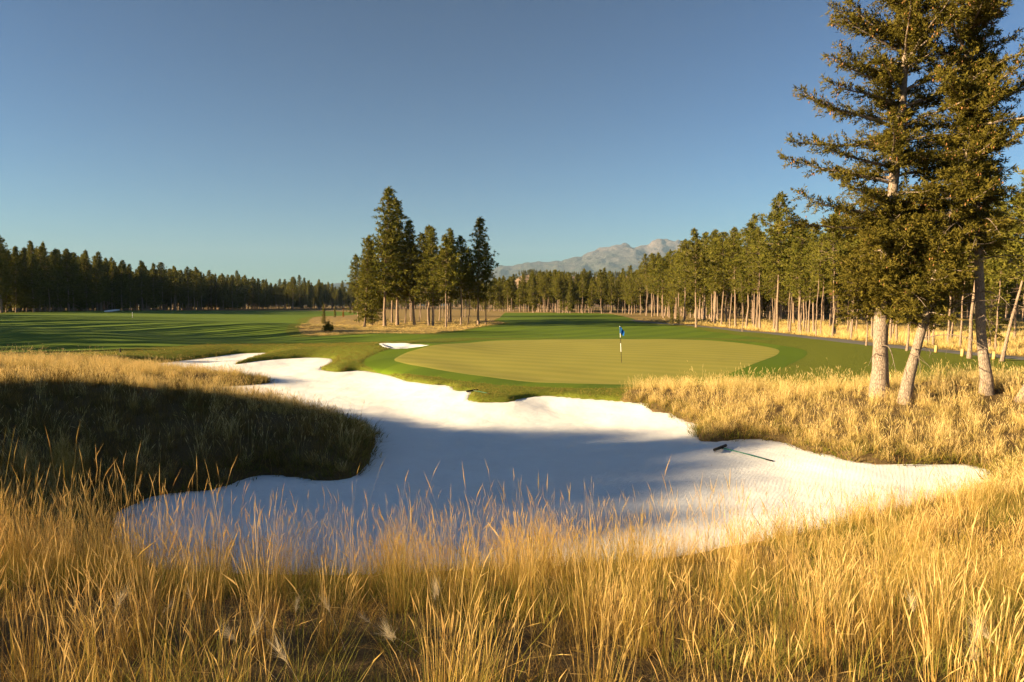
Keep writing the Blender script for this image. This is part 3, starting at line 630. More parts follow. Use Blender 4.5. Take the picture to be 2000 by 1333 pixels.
# ================================================================ trees
def pine_meshes(seed, style):
    """unit tree of 20 m: trunk mesh and crown mesh"""
    r = np.random.default_rng(seed)
    Ht = 20.0
    lo = dict(pond=0.39, thin=0.52, fir=0.08, full=0.22)[style] + r.uniform(-0.04, 0.06)
    R = dict(pond=3.5, thin=2.5, fir=3.3, full=3.6)[style] * r.uniform(0.88, 1.12)
    tr = 0.22 * r.uniform(0.8, 1.1) * dict(pond=0.88, thin=0.70, fir=1.0, full=1.05)[style]
    ts = np.linspace(0, 1, 10)
    wob = np.cumsum(r.normal(size=(10, 2)) * 0.10, axis=0) * dict(pond=1.0, thin=1.5, fir=0.6, full=0.8)[style]; wob -= wob[0]
    P = np.stack([wob[:, 0], wob[:, 1], ts * Ht - 0.3], 1)
    rad = tr * (1 - 0.93 * ts ** 0.9); rad[0] *= 1.35
    tb = MB(); tb.tube(P, rad, 8, 0.5)
    def at(t): return np.array([np.interp(t, ts, P[:, i]) for i in range(3)])
    cb = MB(); db = MB()
    nb = dict(pond=125, thin=80, fir=190, full=170)[style]
    tufts = []; tdir = []
    lump = r.uniform(0.66, 1.14, 24); lumpa = r.uniform(0.62, 1.25, (24, 8))
    for k in range(nb):
        t = lo + (1 - lo) * ((k + r.random()) / nb) ** 0.92
        u = (t - lo) / (1 - lo)
        if style in ('fir', 'full'): prof = (1 - u) ** (0.85 if style == 'fir' else 0.66) * min(1, 0.45 + u * 3.0) * (1.0 if style == 'fir' else 0.93) + 0.05
        else: prof = (1 - u ** 1.9) ** 0.8 * min(1, 0.40 + u * 2.2) * 0.95 + 0.06
        az = k * 2.39996 + r.normal() * 0.35
        ln = R * prof * lump[int(u * 23)] * lumpa[int(u * 23)][int(az / 6.2832 * 8) % 8] * r.uniform(0.70, 1.15)
        pit = (-0.25 + 0.95 * u if style != 'fir' else -0.30 + 0.8 * u) + r.normal() * 0.13
        d = np.array([math.cos(az) * math.cos(pit), math.sin(az) * math.cos(pit), math.sin(pit)])
        b0 = at(t)
        s = np.linspace(0, 1, 4)
        bp = b0 + d * (s * ln)[:, None]; bp[:, 2] += (0.10 * ln) * s ** 2 * (1 if style != 'fir' else 0.4)
        tb.tube(bp, np.array([0.045, 0.032, 0.02, 0.008]) * (0.5 + ln / R * 0.6), 3, 0.5, cap=False)
        nt = max(2, int(ln * (3.6 if style != 'thin' else 3.2)))
        for q in range(nt):
            f = 0.22 + 0.8 * (q + r.random()) / nt
            sp = 0.30 * ln * (1.1 - f * 0.7)
            c = b0 + d * f * ln + np.array([0, 0, 0.10 * ln * f * f]) + r.normal(size=3) * np.array([sp, sp, sp * 0.42])
            tufts.append(c); tdir.append(d)
    tufts.append(at(1.0) + [0, 0, 0.25]); tdir.append(np.array([0, 0, 1.0]))
    tufts = np.array(tufts); tdir = np.array(tdir)
    K = 15
    n = len(tufts) * K
    base = np.repeat(tufts, K, axis=0) + r.normal(size=(n, 3)) * 0.07
    D = r.normal(size=(n, 3)) * (0.85 if style != 'fir' else 0.7) + np.repeat(tdir, K, axis=0) * 0.75 + np.array([0, 0, 0.30 if style != 'fir' else -0.05])
    cl = np.repeat(r.uniform(0, 1, len(tufts)) ** 1.3, K)
    cb.leaves(base, D, r.uniform(0.26, 0.54, n), r.uniform(0.07, 0.13, n), np.clip(cl + r.normal(size=n) * 0.12, 0, 1), r)
    # bare dead twigs under the crown
    for k in range(dict(pond=12, thin=16, fir=6, full=10)[style]):
        t = r.uniform(lo * 0.35, lo + 0.08); az = r.random() * 6.283; ln = r.uniform(0.5, 1.7)
        d = np.array([math.cos(az), math.sin(az), r.uniform(-0.5, 0.25)])
        s = np.linspace(0, 1, 4); bp = at(t) + d * (s * ln)[:, None]; bp[:, 2] -= 0.25 * ln * s ** 2
        tb.tube(bp, [0.025, 0.018, 0.011, 0.004], 3, 0.5, cap=False)
    return tb.mesh('pine_trunk', M['bark'], smooth_shade=True), cb.mesh('pine_crown', M['pine'])
PINES = {}
for st, num in (('pond', 5), ('thin', 3), ('fir', 3), ('full', 3)):
    PINES[st] = [pine_meshes(100 + 17 * i + len(st) * 7, st) for i in range(num)]
tr_rg = np.random.default_rng(12)
def tree(x, y, h, style, label, group, name='pine_tree', lean=(0, 0), var=None, wide=1.0):
    ms = PINES[style]; tm, cm = ms[(var if var is not None else int(tr_rg.integers(0, 99))) % len(ms)]
    if style == 'fir' and name == 'pine_tree': name = 'fir_tree'
    e = bpy.data.objects.new(name, None); C.objects.link(e); e.empty_display_size = 0.5
    e.location = (x, y, gz(x, y)); s = h / 20.0
    e.scale = (s, s, s)
    e.rotation_euler = (-lean[1], lean[0], 0)
    rz = float(tr_rg.random() * 6.283)
    for nm, me in (('trunk', tm), ('crown', cm)):
        o = bpy.data.objects.new(nm, me); C.objects.link(o); o.parent = e; o.rotation_euler = (0, 0, rz)
        if nm == 'crown': o.scale = (wide, wide, 1)
    tag(e, label, 'tree', group)
    return e
# --- the island of pines in the middle: x, y, height, style, lean
CLUMP = [
    (-25.3, 117, 15.5, 'fir', (0.06, 0), 'slim fir with a leaning trunk at the left front of the middle pine clump'),
    (-23.6, 126.5, 25.5, 'full', (0.02, 0), 'tallest pine of the middle clump, with the pale trunk at its left'),
    (-22.0, 131, 24.0, 'full', (0, 0), 'tall pine just right of the tallest one in the middle clump'),
    (-27.2, 133, 14.5, 'fir', (0, 0), 'fir at the outer left edge of the middle clump'),
    (-31.5, 150, 15.5, 'fir', (0, 0), 'small fir behind the left edge of the middle clump'),
    (-25.5, 145, 20.0, 'full', (0, 0), 'pine standing behind the tallest pair of the middle clump'),
    (-18.3, 128, 19.5, 'full', (-0.04, 0), 'pine with a leaning lower trunk right of the tall pair'),
    (-15.4, 126.4, 17.0, 'pond', (-0.05, 0), 'pine with a trunk leaning left at the front of the clump'),
    (-11.0, 114, 15.2, 'pond', (0, 0), 'bright yellow green pine standing foremost in the middle clump'),
    (-12.9, 143, 19.5, 'full', (0, 0), 'dark pine behind the yellow green foremost one'),
    (-9.7, 130, 16.8, 'pond', (0.01, 0), 'narrow dark pine between the foremost pine and the rightmost pair'),
    (-9.0, 140, 15.0, 'thin', (0, 0), 'thin pine stem behind the narrow dark pine of the clump'),
    (-6.5, 132, 20.5, 'full', (0, 0), 'broad tall pine at the right end of the middle clump'),
    (-5.2, 135, 16.0, 'thin', (0, 0), 'slender pale trunk beside the rightmost tall pine of the clump'),
    (-14.0, 121, 17.2, 'full', (0, 0), 'pine filling the middle of the clump behind the leaning trunk'),
    (-16.8, 138, 19.5, 'full', (0, 0), 'pine in the second row between the tall pair and the foremost pine'),
    (-29.0, 140, 17.0, 'full', (0, 0), 'pine in the second row at the left of the tall pair')]
for x, y, h, st, ln, lab in CLUMP: tree(x, y, h, st, lab, 'pines in the middle clump', lean=ln, wide=1.22)
for k in range(24):
    x = tr_rg.uniform(-34, -8); y = tr_rg.uniform(140, 225)
    x = x * y / 150
    tree(x, y, tr_rg.uniform(12, 18) * (1 if x / y > -0.19 else 0.85), ['pond', 'thin', 'pond', 'thin'][k % 4], 'one of the thin pine stems inside the middle clump', 'inner pines of the middle clump')
# --- right hand stand: front trunks seen one by one
FRONT = [
    (31.2, 115.6, 16.5, 'pond'), (40.6, 137, 18.5, 'pond'), (37.1, 121, 16.5, 'pond'), (37.0, 115.9, 16, 'thin'), (37.2, 113.6, 16.5, 'pond'), (37.9, 110.5, 17, 'pond'),
    (41.4, 117, 16.5, 'thin'), (38.0, 104.5, 15.5, 'thin'), (35.9, 92.5, 18.6, 'pond'), (36.8, 87.0, 14.0, 'pond'), (34.6, 77.6, 11.5, 'thin'), (35.6, 78.6, 11.5, 'thin'),
    (34.1, 72.6, 13.0, 'thin'), (33.9, 68.2, 11.5, 'thin'), (30.5, 58.7, 10.5, 'thin'), (36.6, 69.4, 12.0, 'thin'), (36.4, 65.6, 11.5, 'pond'), (31.0, 53.5, 12.0, 'thin'),
    (37.6, 61.5, 11.5, 'thin'), (36.7, 59.4, 11, 'thin'), (40.4, 63.2, 12, 'pond'), (37.6, 57.2, 11.5, 'thin'), (31.7, 47.2, 13.5, 'pond'), (38.2, 54.6, 9, 'fir'),
    (38.0, 53.5, 10, 'thin'), (32.6, 45.3, 13.5, 'pond'), (38.3, 152, 18, 'pond'), (33.4, 99, 9, 'thin')]
ORD = ['first', 'second', 'third', 'fourth', 'fifth', 'sixth', 'seventh', 'eighth', 'ninth', 'tenth', 'eleventh', 'twelfth', 'thirteenth', 'fourteenth', 'fifteenth', 'sixteenth', 'seventeenth', 'eighteenth', 'nineteenth', 'twentieth', 'twenty-first', 'twenty-second', 'twenty-third', 'twenty-fourth', 'twenty-fifth', 'twenty-sixth', 'twenty-seventh', 'twenty-eighth']
order = sorted(range(len(FRONT)), key=lambda i: FRONT[i][0] / FRONT[i][1])
for rank, i in enumerate(order):
    x, y, h, st = FRONT[i]
    ln = (0.16, 0) if i == 25 else (0.05, 0) if i in (13, 17, 22) else (tr_rg.normal() * 0.02, 0)
    tree(x, y, h, st, 'sunlit pine along the cart path, %s from the left' % ORD[rank], 'front row of pines along the cart path', lean=ln, wide=1.2)
def fill(n, pts_fn, hr, styles, label, group, mind=2.6, name='pine_tree', avoid=None):
    got = []
    tries = 0
    while len(got) < n and tries < n * 40:
        tries += 1
        x, y = pts_fn()
        if abs(x) > 0.80 * y + 4: continue
        if any((x - a) ** 2 + (y - b) ** 2 < mind ** 2 for a, b in got): continue
        got.append((x, y)); tree(x, y, tr_rg.uniform(*hr), styles[int(tr_rg.integers(0, len(styles)))], label, group, name, lean=(tr_rg.normal() * 0.015, 0), wide=tr_rg.uniform(1.0, 1.3))
def right_back():
    y = tr_rg.uniform(98, 205); x = tr_rg.uniform(0.33, 0.80) * y
    while x < 43: x = tr_rg.uniform(0.33, 0.80) * y
    return x, y
fill(50, right_back, (14, 19.5), ['pond', 'pond', 'thin', 'full'], 'pine in the sunlit wood beyond the meadow at the right', 'pines of the right hand wood', 3.2)
def right_stand():
    y = tr_rg.uniform(62, 112); return np.interp(y, [55, 74, 92, 113], [36, 35.5, 37, 38]) + tr_rg.exponential(7), y
fill(26, right_stand, (11, 15), ['thin', 'thin', 'pond'], 'thin bare stemmed pine in the meadow just behind the path side row', 'thin pines behind the path side row', 1.6)
def right_mid():
    y = tr_rg.uniform(125, 235); return np.interp(y, [125, 150, 200, 235], [37, 40, 42, 44]) + abs(tr_rg.normal()) * 9, y
fill(40, right_mid, (15.5, 20.5), ['pond', 'pond', 'full', 'thin'], 'sunlit pine lining the right edge of the far fairway', 'pines along the right edge of the far fairway', 2.6)
def centre_far():
    t = tr_rg.random(); return -12 + 62 * t + tr_rg.normal() * 3, np.interp(t, [0, 0.4, 1], [345, 330, 245]) + abs(tr_rg.normal()) * 24
fill(36, centre_far, (15, 20), ['pond', 'full', 'pond'], 'small looking pine closing the far end of the fairway', 'pines at the far end of the fairway', 3.0)
# --- shaded forest on the left
def left_edge(t, spread):
    y = np.interp(t, [0, 0.25, 0.5, 0.75, 1], [215, 265, 340, 450, 560]); x = np.interp(t, [0, 0.25, 0.5, 0.75, 1], [-163, -176, -188, -196, -160])
    a = abs(tr_rg.normal()) * spread
    return x - a * 0.9, y + a * 0.45
fill(76, lambda: left_edge(tr_rg.random() ** 1.25, 14), (20, 28), ['full', 'fir', 'full', 'pond'], 'dark conifer in the shaded forest along the left', 'conifers of the shaded left forest', 3.5, name='conifer_tree')
def left_far():
    return tr_rg.uniform(-200, -48), 520 + abs(tr_rg.normal()) * 45 + tr_rg.uniform(0, 40)
fill(34, left_far, (17, 25), ['full', 'fir', 'pond'], 'distant conifer behind the left fairway', 'distant conifers behind the left fairway', 4.0, name='conifer_tree')
# --- trees standing outside the picture at the left, whose long shadows reach over bunker and fairway
SU = -np.array([math.sin(SUN_AZ), math.cos(SUN_AZ)]); SV = np.array([-SU[1], SU[0]])
def off_tree(p, D, top_q, wide=1.5, st='full'):
    x, y = p * SV - D * SU
    h = (top_q + D) * math.tan(SUN_EL) - gz(x, y)
    e = tree(x, y, h, st, 'tall conifer beyond the left edge of the picture', 'conifers outside the picture at the left', wide=wide)
for p, D, q in ((10.8, 95, 4.5), (12.4, 96, 5), (14.0, 92, 6.5), (15.6, 88, 8.5), (17.4, 95, 12), (19.2, 90, 14.5), (21.0, 94, 12.5), (22.6, 88, 9.5), (24.0, 93, 6.5), (16.4, 102, 7), (20.0, 103, 11), (13.2, 104, 4), (23.4, 101, 7.5), (18.4, 84, 9), (21.8, 84, 8)):
    off_tree(p, D, q)
for k in range(43):
    p = 50 + 165 * (k + tr_rg.uniform(-0.45, 0.45)) / 43
    D = np.interp(p, [50, 100, 215], [66, 78, 140]) + tr_rg.uniform(-8, 14)
    x, y = p * SV - D * SU
    if x / max(y, 1e-3) > -0.80 and y > 0: continue
    h = tr_rg.uniform(19, 27)
    if p < 77: h = ((tr_rg.uniform(-10, -2) if p < 64 else tr_rg.uniform(5, 12)) + D) * math.tan(SUN_EL) - gz(x, y)
    tree(x, y, h, ['full', 'fir', 'full', 'pond'][k % 4], 'tall conifer beyond the left edge of the picture', 'conifers outside the picture at the left', wide=0.85 if p > 77 else 1.1)

# --- the tall firs on the knoll at the right
def big_fir(name, x, y, path, r0, prof, lo, nb, label, seed, dead=0, left_arms=(), skirt=None):
    r = np.random.default_rng(seed)
    e = bpy.data.objects.new(name, None); C.objects.link(e); e.location = (x, y, gz(x, y)); tag(e, label, 'tree', 'tall firs on the knoll at the right')
    P = resample([(p[0], p[2]) for p in path], 0.5, closed=False); yy = np.interp(P[:, 1], [p[2] for p in path], [p[1] for p in path])
    P = np.stack([P[:, 0], yy, P[:, 1]], 1); Ht = P[-1, 2]
    u = P[:, 2] / Ht
    rad = r0 * (1 - 0.92 * np.clip(u, 0, 1) ** 0.85) * (1 + 0.35 * np.exp(-np.maximum(P[:, 2], 0) / 0.35)); rad *= 1 + 0.04 * r.normal(size=len(rad))
    tb = MB(); tb.tube(P, rad, 14)
    trunk = link('trunk', tb.mesh('fir_trunk', M['firbark'], smooth_shade=True), e)
    def at(z): return np.array([np.interp(z, P[:, 2], P[:, i]) for i in range(3)])
    bb = MB(); LP = []; LD = []; LT = []; CP = []
    specs = []
    nwh = nb // 4
    for k in range(nb):
        w = k % nwh; z = lo + (Ht * 0.985 - lo) * (w / nwh) ** 0.95 + r.normal() * 0.14
        specs.append((z, r.random() * 6.283, r.uniform(0.35, 1.15), None))
    for k in range(int((Ht - lo) * 15)): specs.append((lo + (Ht - lo) * r.random(), r.random() * 6.283, None, r.uniform(0.45, 1.3) * (1 - 0.5 * k / ((Ht - lo) * 14))))
    if skirt:
        for k in range(skirt[2]): specs.append((r.uniform(skirt[0], skirt[1]), r.random() * 6.283, None, r.uniform(0.5, 1.0) * skirt[3]))
    for z, az, ln in left_arms: specs.append((z, az, None, ln))
    for z, az, f, fixed in specs:
        if z > Ht - 0.2: continue
        ln = fixed if fixed else np.interp(z, [q[0] for q in prof], [q[1] for q in prof]) * f
        if ln < 0.3: continue
        uu = z / Ht
        pit0 = np.interp(uu, [0.1, 0.4, 0.9], [0.02, 0.22, 0.75]) + r.normal() * 0.12
        n = max(5, int(ln / 0.28)); s = np.linspace(0, 1, n)
        ang = pit0 - 0.55 * s + 0.75 * s ** 2.2 + np.cumsum(r.normal(size=n)) * 0.04
        aa = az + np.cumsum(r.normal(size=n)) * 0.07
        st = ln / (n - 1)
        dd = np.stack([np.cos(aa) * np.cos(ang), np.sin(aa) * np.cos(ang), np.sin(ang)], 1)
        bp = at(z) + np.concatenate([[np.zeros(3)], np.cumsum(dd[:-1] * st, axis=0)])
        bb.tube(bp, np.interp(s, [0, 1], [0.018 + 0.014 * ln, 0.006]), 5, cap=False)
        bare = r.uniform(0.06, 0.22) if ln > 1.0 else 0.05
        m = int(ln * 12.5)
        for q in range(m):
            f2 = bare + (1 - bare) * (q + r.random()) / m
            base = np.array([np.interp(f2, s, bp[:, i]) for i in range(3)]); d = np.array([np.interp(f2, s, dd[:, i]) for i in range(3)])
            side = np.cross(d, [0, 0, 1.0]); side /= np.linalg.norm(side) + 1e-9
            sg = 1 if q % 2 else -1
            td = d * r.uniform(0.45, 0.9) + side * sg * r.uniform(0.3, 1.0) + np.array([0, 0, r.normal() * 0.52 + 0.08])
            td /= np.linalg.norm(td)
            tl = (0.30 + 0.42 * r.random()) * (1.15 - 0.55 * f2) * min(1, ln / 1.4 + 0.35)
            nl = int(15 + tl * 48)
            t = r.random(nl) ** 0.8
            pts = base + td * (t * tl)[:, None] + np.array([0, 0, -0.10]) * (t ** 2 * tl)[:, None] + r.normal(size=(nl, 3)) * 0.028
            LP.append(pts); LD.append(td * 0.9 + r.normal(size=(nl, 3)) * 0.55 + np.array([0, 0, 0.10])); LT.append(np.clip(r.random() * 0.55 + 0.35 * t + r.normal(size=nl) * 0.1, 0, 1))
            if r.random() < 0.05 + 0.16 * smooth(0.3, 0.6, np.array(uu)) and f2 > 0.45:
                for _ in range(int(r.integers(1, 5))): CP.append(base + td * tl * r.uniform(0.4, 1.0) + r.normal(size=3) * 0.07 + np.array([0, 0, -0.04]))
    LP = np.concatenate(LP); LD = np.concatenate(LD); LT = np.concatenate(LT); n = len(LP)
    cb = MB(); cb.leaves(LP, LD, r.uniform(0.08, 0.17, n), r.uniform(0.024, 0.040, n), LT, r)
    # dead limbs hanging bare below the foliage
    for k in range(dead):
        z = r.uniform(lo * 0.45, lo + 1.5); az = r.random() * 6.283; ln = r.uniform(0.9, 2.6); s = np.linspace(0, 1, 8)
        d = np.array([math.cos(az), math.sin(az), r.uniform(0.1, 0.5)])
        bp = at(z) + d * (s * ln)[:, None]; bp[:, 2] -= 0.55 * ln * s ** 2.2; bp += np.cumsum(r.normal(size=(8, 3)) * 0.02, axis=0)
        bb.tube(bp, np.interp(s, [0, 1], [0.022, 0.005]), 4, cap=False)
        for _ in range(4):
            i = int(r.integers(3, 7)); tw = np.array([bp[i], bp[i] + r.normal(size=3) * 0.25 + np.array([0, 0, -0.2])]); bb.tube(tw, [0.008, 0.003], 3, cap=False)
    tag(link('limbs', bb.mesh('fir_limbs', M['firbark'], smooth_shade=True), e), kind='stuff')
    tag(link('crown', cb.mesh('fir_crown', M['fir']), e), kind='stuff')
    if CP:
        CP = np.array(CP); co = MB(); k = len(CP)
        o8 = np.array([[0, 0, 0.05], [0.020, 0, 0], [0, 0.020, 0], [-0.020, 0, 0], [0, -0.020, 0], [0, 0, -0.05]])
        V = (CP[:, None, :] + o8[None] * r.uniform(0.7, 1.4, (k, 1, 1))).reshape(-1, 3)
        f8 = np.array([[0, 1, 2], [0, 2, 3], [0, 3, 4], [0, 4, 1], [5, 2, 1], [5, 3, 2], [5, 4, 3], [5, 1, 4]])
        co.add(V, (np.arange(k)[:, None, None] * 6 + f8[None]).reshape(-1, 3), np.repeat(r.random(k), 6))
        tag(link('cones', co.mesh('fir_cones', M['cone']), e), kind='stuff')
    return e
PI = math.pi
big_fir('fir_tree', 13.24, 24.5, [(0, 0, -0.3), (0.02, 0, 1.0), (0.07, 0.1, 3.1), (0.44, 0.2, 8.0), (0.75, 0.3, 11.7), (1.1, 0.3, 19.5)], 0.285,
        [(2.8, 0.5), (3.3, 1.2), (4.5, 1.5), (6.0, 2.4), (7.0, 3.1), (8.5, 3.1), (10, 3.2), (12, 3.0), (15, 2.5), (18, 1.0), (19.5, 0.2)], 2.9, 112,
        'tall fir with the thick straight pale trunk, leftmost of the near firs', 41, dead=7, skirt=(3.0, 6.2, 50, 1.8),
        left_arms=((5.9, PI - 0.1, 3.7), (6.3, PI + 0.3, 3.6), (7.6, PI - 0.15, 3.9), (8.1, PI + 0.25, 3.7), (9.1, PI - 0.2, 3.7), (9.5, PI + 0.1, 4.1), (10.3, PI + 0.3, 3.2), (12.2, PI, 2.9), (13.0, PI - 0.2, 2.8), (5.0, -0.4, 2.2), (4.2, PI + 0.5, 1.6), (3.6, 0.3, 1.5)))
big_fir('fir_tree', 13.58, 23.55, [(0, 0, -0.3), (0.15, 0, 0.8), (0.64, 0, 2.86), (1.17, 0.1, 5.2), (1.9, 0.3, 7.6), (2.4, 0.5, 9.6), (2.6, 0.6, 11.8)], 0.20,
        [(2.6, 0.5), (3.2, 1.0), (4.5, 1.5), (6.0, 1.9), (8, 1.7), (10, 1.1), (11.5, 0.3)], 2.8, 60,
        'fir with a slim trunk leaning right, just beside the thick straight one', 42, dead=8, skirt=(3.0, 6.5, 30, 1.4))
big_fir('fir_tree', 16.64, 23.83, [(0, 0, -0.3), (0.0, 0, 0.5), (-0.12, 0, 1.2), (-0.20, 0.1, 2.24), (-0.32, 0.2, 5.1), (-0.6, 0.3, 9.2), (-0.8, 0.3, 11.9), (-1.0, 0.3, 19)], 0.19,
        [(4.9, 0.6), (6.0, 1.8), (7.5, 2.8), (10, 3.0), (13, 2.6), (16, 1.9), (19, 0.3)], 4.9, 96,
        'fir with bare curved dead limbs near the right border', 43, dead=26)
big_fir('fir_tree', 17.15, 23.0, [(0, 0, -0.3), (0.45, 0, 0.65), (1.5, 0, 2.4), (3.0, 0.2, 5.0), (4.6, 0.3, 9.0)], 0.17,
        [(3.5, 0.5), (5, 1.2), (7, 1.2), (9, 0.2)], 3.5, 30, 'strongly leaning trunk cut off by the right border', 44, dead=4)

# --- saplings, bush
ORANGE = NT('orange_needles').leaf((0.34, 0.14, 0.02), 0.3)
for x, y, h, lab, ora in ((-37.7, 136.8, 4.4, 'staked young conifer on the straw edge, largest of the saplings left of the clump', 0), (-48.2, 186, 3.4, 'second sapling right of the largest one beside the left fairway', 0),
                          (-47.2, 191, 2.6, 'small orange sapling left of the middle pine clump', 1), (-54.9, 238, 4.0, 'sapling just right of the orange one', 0),
                          (30.0, 128, 3.6, 'left one of two staked saplings by the cart path', 0), (31.0, 127.5, 3.4, 'right one of two staked saplings by the cart path', 0)):
    e = tree(x, y, h, 'fir', lab, 'saplings', name='sapling', wide=0.8)
    if ora:
        for ch in e.children:
            if ch.name.startswith('crown'):
                ch.data = ch.data.copy(); ch.data.materials[0] = ORANGE
    sb = MB(); sb.tube([(0.25 / e.scale[0], 0, 0), (0.25 / e.scale[0], 0, 1.5 / e.scale[2])], 0.03 / e.scale[0], 5); link('stake', sb.mesh('stake', M['deadwood']), e)
def bush(x, y, lab):
    r = np.random.default_rng(5); e = bpy.data.objects.new('bush', None); C.objects.link(e); e.location = (x, y, gz(x, y)); tag(e, lab, 'bush')
    sb = MB(); cb = MB(); pts = []; drs = []
    for k in range(46):
        az = r.random() * 6.283; el = r.uniform(0.15, 1.45); d = np.array([math.cos(az) * math.cos(el) * 0.9, math.sin(az) * math.cos(el) * 0.9, math.sin(el) * 1.35]); L = r.uniform(0.55, 1.0)
        sb.tube([np.array([0, 0, 0.0]), d * L * 0.6, d * L], [0.025, 0.014, 0.005], 4, cap=False)
        for q in range(16): pts.append(d * L * r.uniform(0.35, 1.02) + r.normal(size=3) * 0.09); drs.append(d)
    pts = np.repeat(np.array(pts), 9, axis=0); drs = np.repeat(np.array(drs), 9, axis=0); n = len(pts)
    cb.leaves(pts, drs * 0.6 + r.normal(size=(n, 3)), r.uniform(0.08, 0.18, n), r.uniform(0.03, 0.06, n), r.random(n), r)
    tag(link('stems', sb.mesh('bush_stems', M['bark']), e), kind='stuff'); tag(link('foliage', cb.mesh('bush_foliage', M['pine']), e), kind='stuff')
bush(-24.4, 90.5, 'round dark green bush alone on the straw left of the pine clump')

# --- flagstick on the green
white = m_plain('white_paint', (0.78, 0.77, 0.74), 0.45, 0.4, 0.04); black = m_plain('black_rubber', (0.018, 0.017, 0.016), 0.7, 0.2, 0.2)
dark = m_plain('black_paint', (0.03, 0.022, 0.018), 0.5, 0.3, 0.1); blue = m_plain('blue_cloth', (0.012, 0.14, 0.50), 0.8, 0.1, 0.12, 6)
greenp = m_plain('green_paint', (0.008, 0.10, 0.06), 0.45, 0.3, 0.08); wood = m_plain('yellow_wood', (0.52, 0.33, 0.12), 0.8, 0.1, 0.2, 8)
fx0, fy0 = 7.13, 44.3
fl = bpy.data.objects.new('flagstick', None); C.objects.link(fl); fl.location = (fx0, fy0, gz(fx0, fy0)); fl.rotation_euler = (0, math.radians(-3.0), 0)
tag(fl, 'striped flagstick with a blue flag standing in the putting green', 'flagstick')
for z0, z1, mt, nm in ((-0.1, 0.72, dark, 'pole'), (0.72, 1.28, white, 'pole'), (1.28, 1.66, dark, 'pole'), (1.66, 1.92, white, 'pole'), (1.92, 2.36, blue, 'pole')):
    b = MB(); b.tube([(0, 0, z0), (0, 0, z1)], 0.017, 10); link(nm, b.mesh('pole', mt), fl)
b = MB(); b.tube([(0, 0, 2.36), (0, 0, 2.385), (0, 0, 2.40)], [0.024, 0.024, 0.008], 10); link('finial', b.mesh('finial', white), fl)
bm = bmesh.new(); nu, nv = 14, 10; gv = {}
for i in range(nu + 1):
    for j in range(nv + 1):
        u, v = i / nu, j / nv
        xx = 0.02 + 0.23 * u * (1 - 0.25 * v) + 0.03 * math.sin(7 * u + 2 * v); yy = 0.06 * math.sin(9 * u + 3 * v) * u
        zz = 2.36 - 0.42 * v - 0.30 * u ** 1.2 + 0.05 * u * v
        gv[i, j] = bm.verts.new((xx, yy, zz))
for i in range(nu):
    for j in range(nv): bm.faces.new((gv[i, j], gv[i + 1, j], gv[i + 1, j + 1], gv[i, j + 1])).smooth = True
bmesh.ops.solidify(bm, geom=bm.faces[:], thickness=0.004)
me = bpy.data.meshes.new('flag'); bm.to_mesh(me); bm.free(); me.materials.append(blue); link('flag', me, fl)
b = MB(); b.tube([(0, 0, 0.012), (0, 0, 0.004)], 0.054, 20); link('cup_rim', b.mesh('cup_rim', dark), fl)

# --- bunker rakes
def rake(p0, p1, tip, label):
    e = bpy.data.objects.new('bunker_rake', None); C.objects.link(e); c = (np.array(p0) + np.array(p1)) / 2
    zb = float(np.mean([fields(np.array([q[0]]), np.array([q[1]]))['sand' if fields(np.array([q[0]]), np.array([q[1]]))['d'][0] < 0 else 'z'][0] for q in (p0, p1)]))
    q = fields(np.array([tip[0]]), np.array([tip[1]])); zt = float(q['sand' if q['d'][0] < 0 else 'z'][0])
    e.location = (c[0], c[1], zb); tag(e, label, 'rake', 'bunker rakes')
    a = np.array([*(np.array(p0) - c), 0.085]); bq = np.array([*(np.array(p1) - c), 0.085]); t = np.array([*(np.array(tip) - c), zt - zb + 0.03])
    d = (bq - a) / np.linalg.norm(bq - a)
    h = MB(); h.tube([a - d * 0.02, a, a + d * 0.001, bq - d * 0.001, bq, bq + d * 0.02], [0.028, 0.042, 0.045, 0.045, 0.042, 0.028], 10); hd = link('head', h.mesh('rake_head', black, smooth_shade=True), e)
    nd = (np.array([0, 0, 0.085]) - t); nd[2] = 0; nd /= np.linalg.norm(nd)
    for k in range(13):
        s = a + (bq - a) * (k + 0.5) / 13; m = MB(); m.tube([s, s + np.array([0, 0, -0.05]) + nd * 0.02, s + np.array([0, 0, -0.10]) - nd * 0.005], [0.010, 0.008, 0.004], 5); link('tine', m.mesh('rake_tine', black), hd)
    o = np.array([0, 0, 0.085]); g = o + (t - o) * 0.88
    m = MB(); m.tube([o, o + (g - o) * 0.5 + np.array([0, 0, 0.01]), g], 0.0165, 8); link('handle', m.mesh('rake_handle', greenp, smooth_shade=True), e)
    m = MB(); m.tube([o - (t - o) * 0.01, o + (t - o) * 0.06], 0.026, 8); link('socket', m.mesh('rake_socket', black), e)
    m = MB(); m.tube([g, t], 0.021, 8); link('grip', m.mesh('rake_grip', black, smooth_shade=True), e)
rake((6.27, 20.95), (6.85, 21.65), (7.68, 19.9), 'rake with green handle lying on the white sand at the right')
rake((-2.1, 31.55), (-1.62, 32.15), (-1.02, 30.5), 'rake with green handle lying over the turf lip below the green')

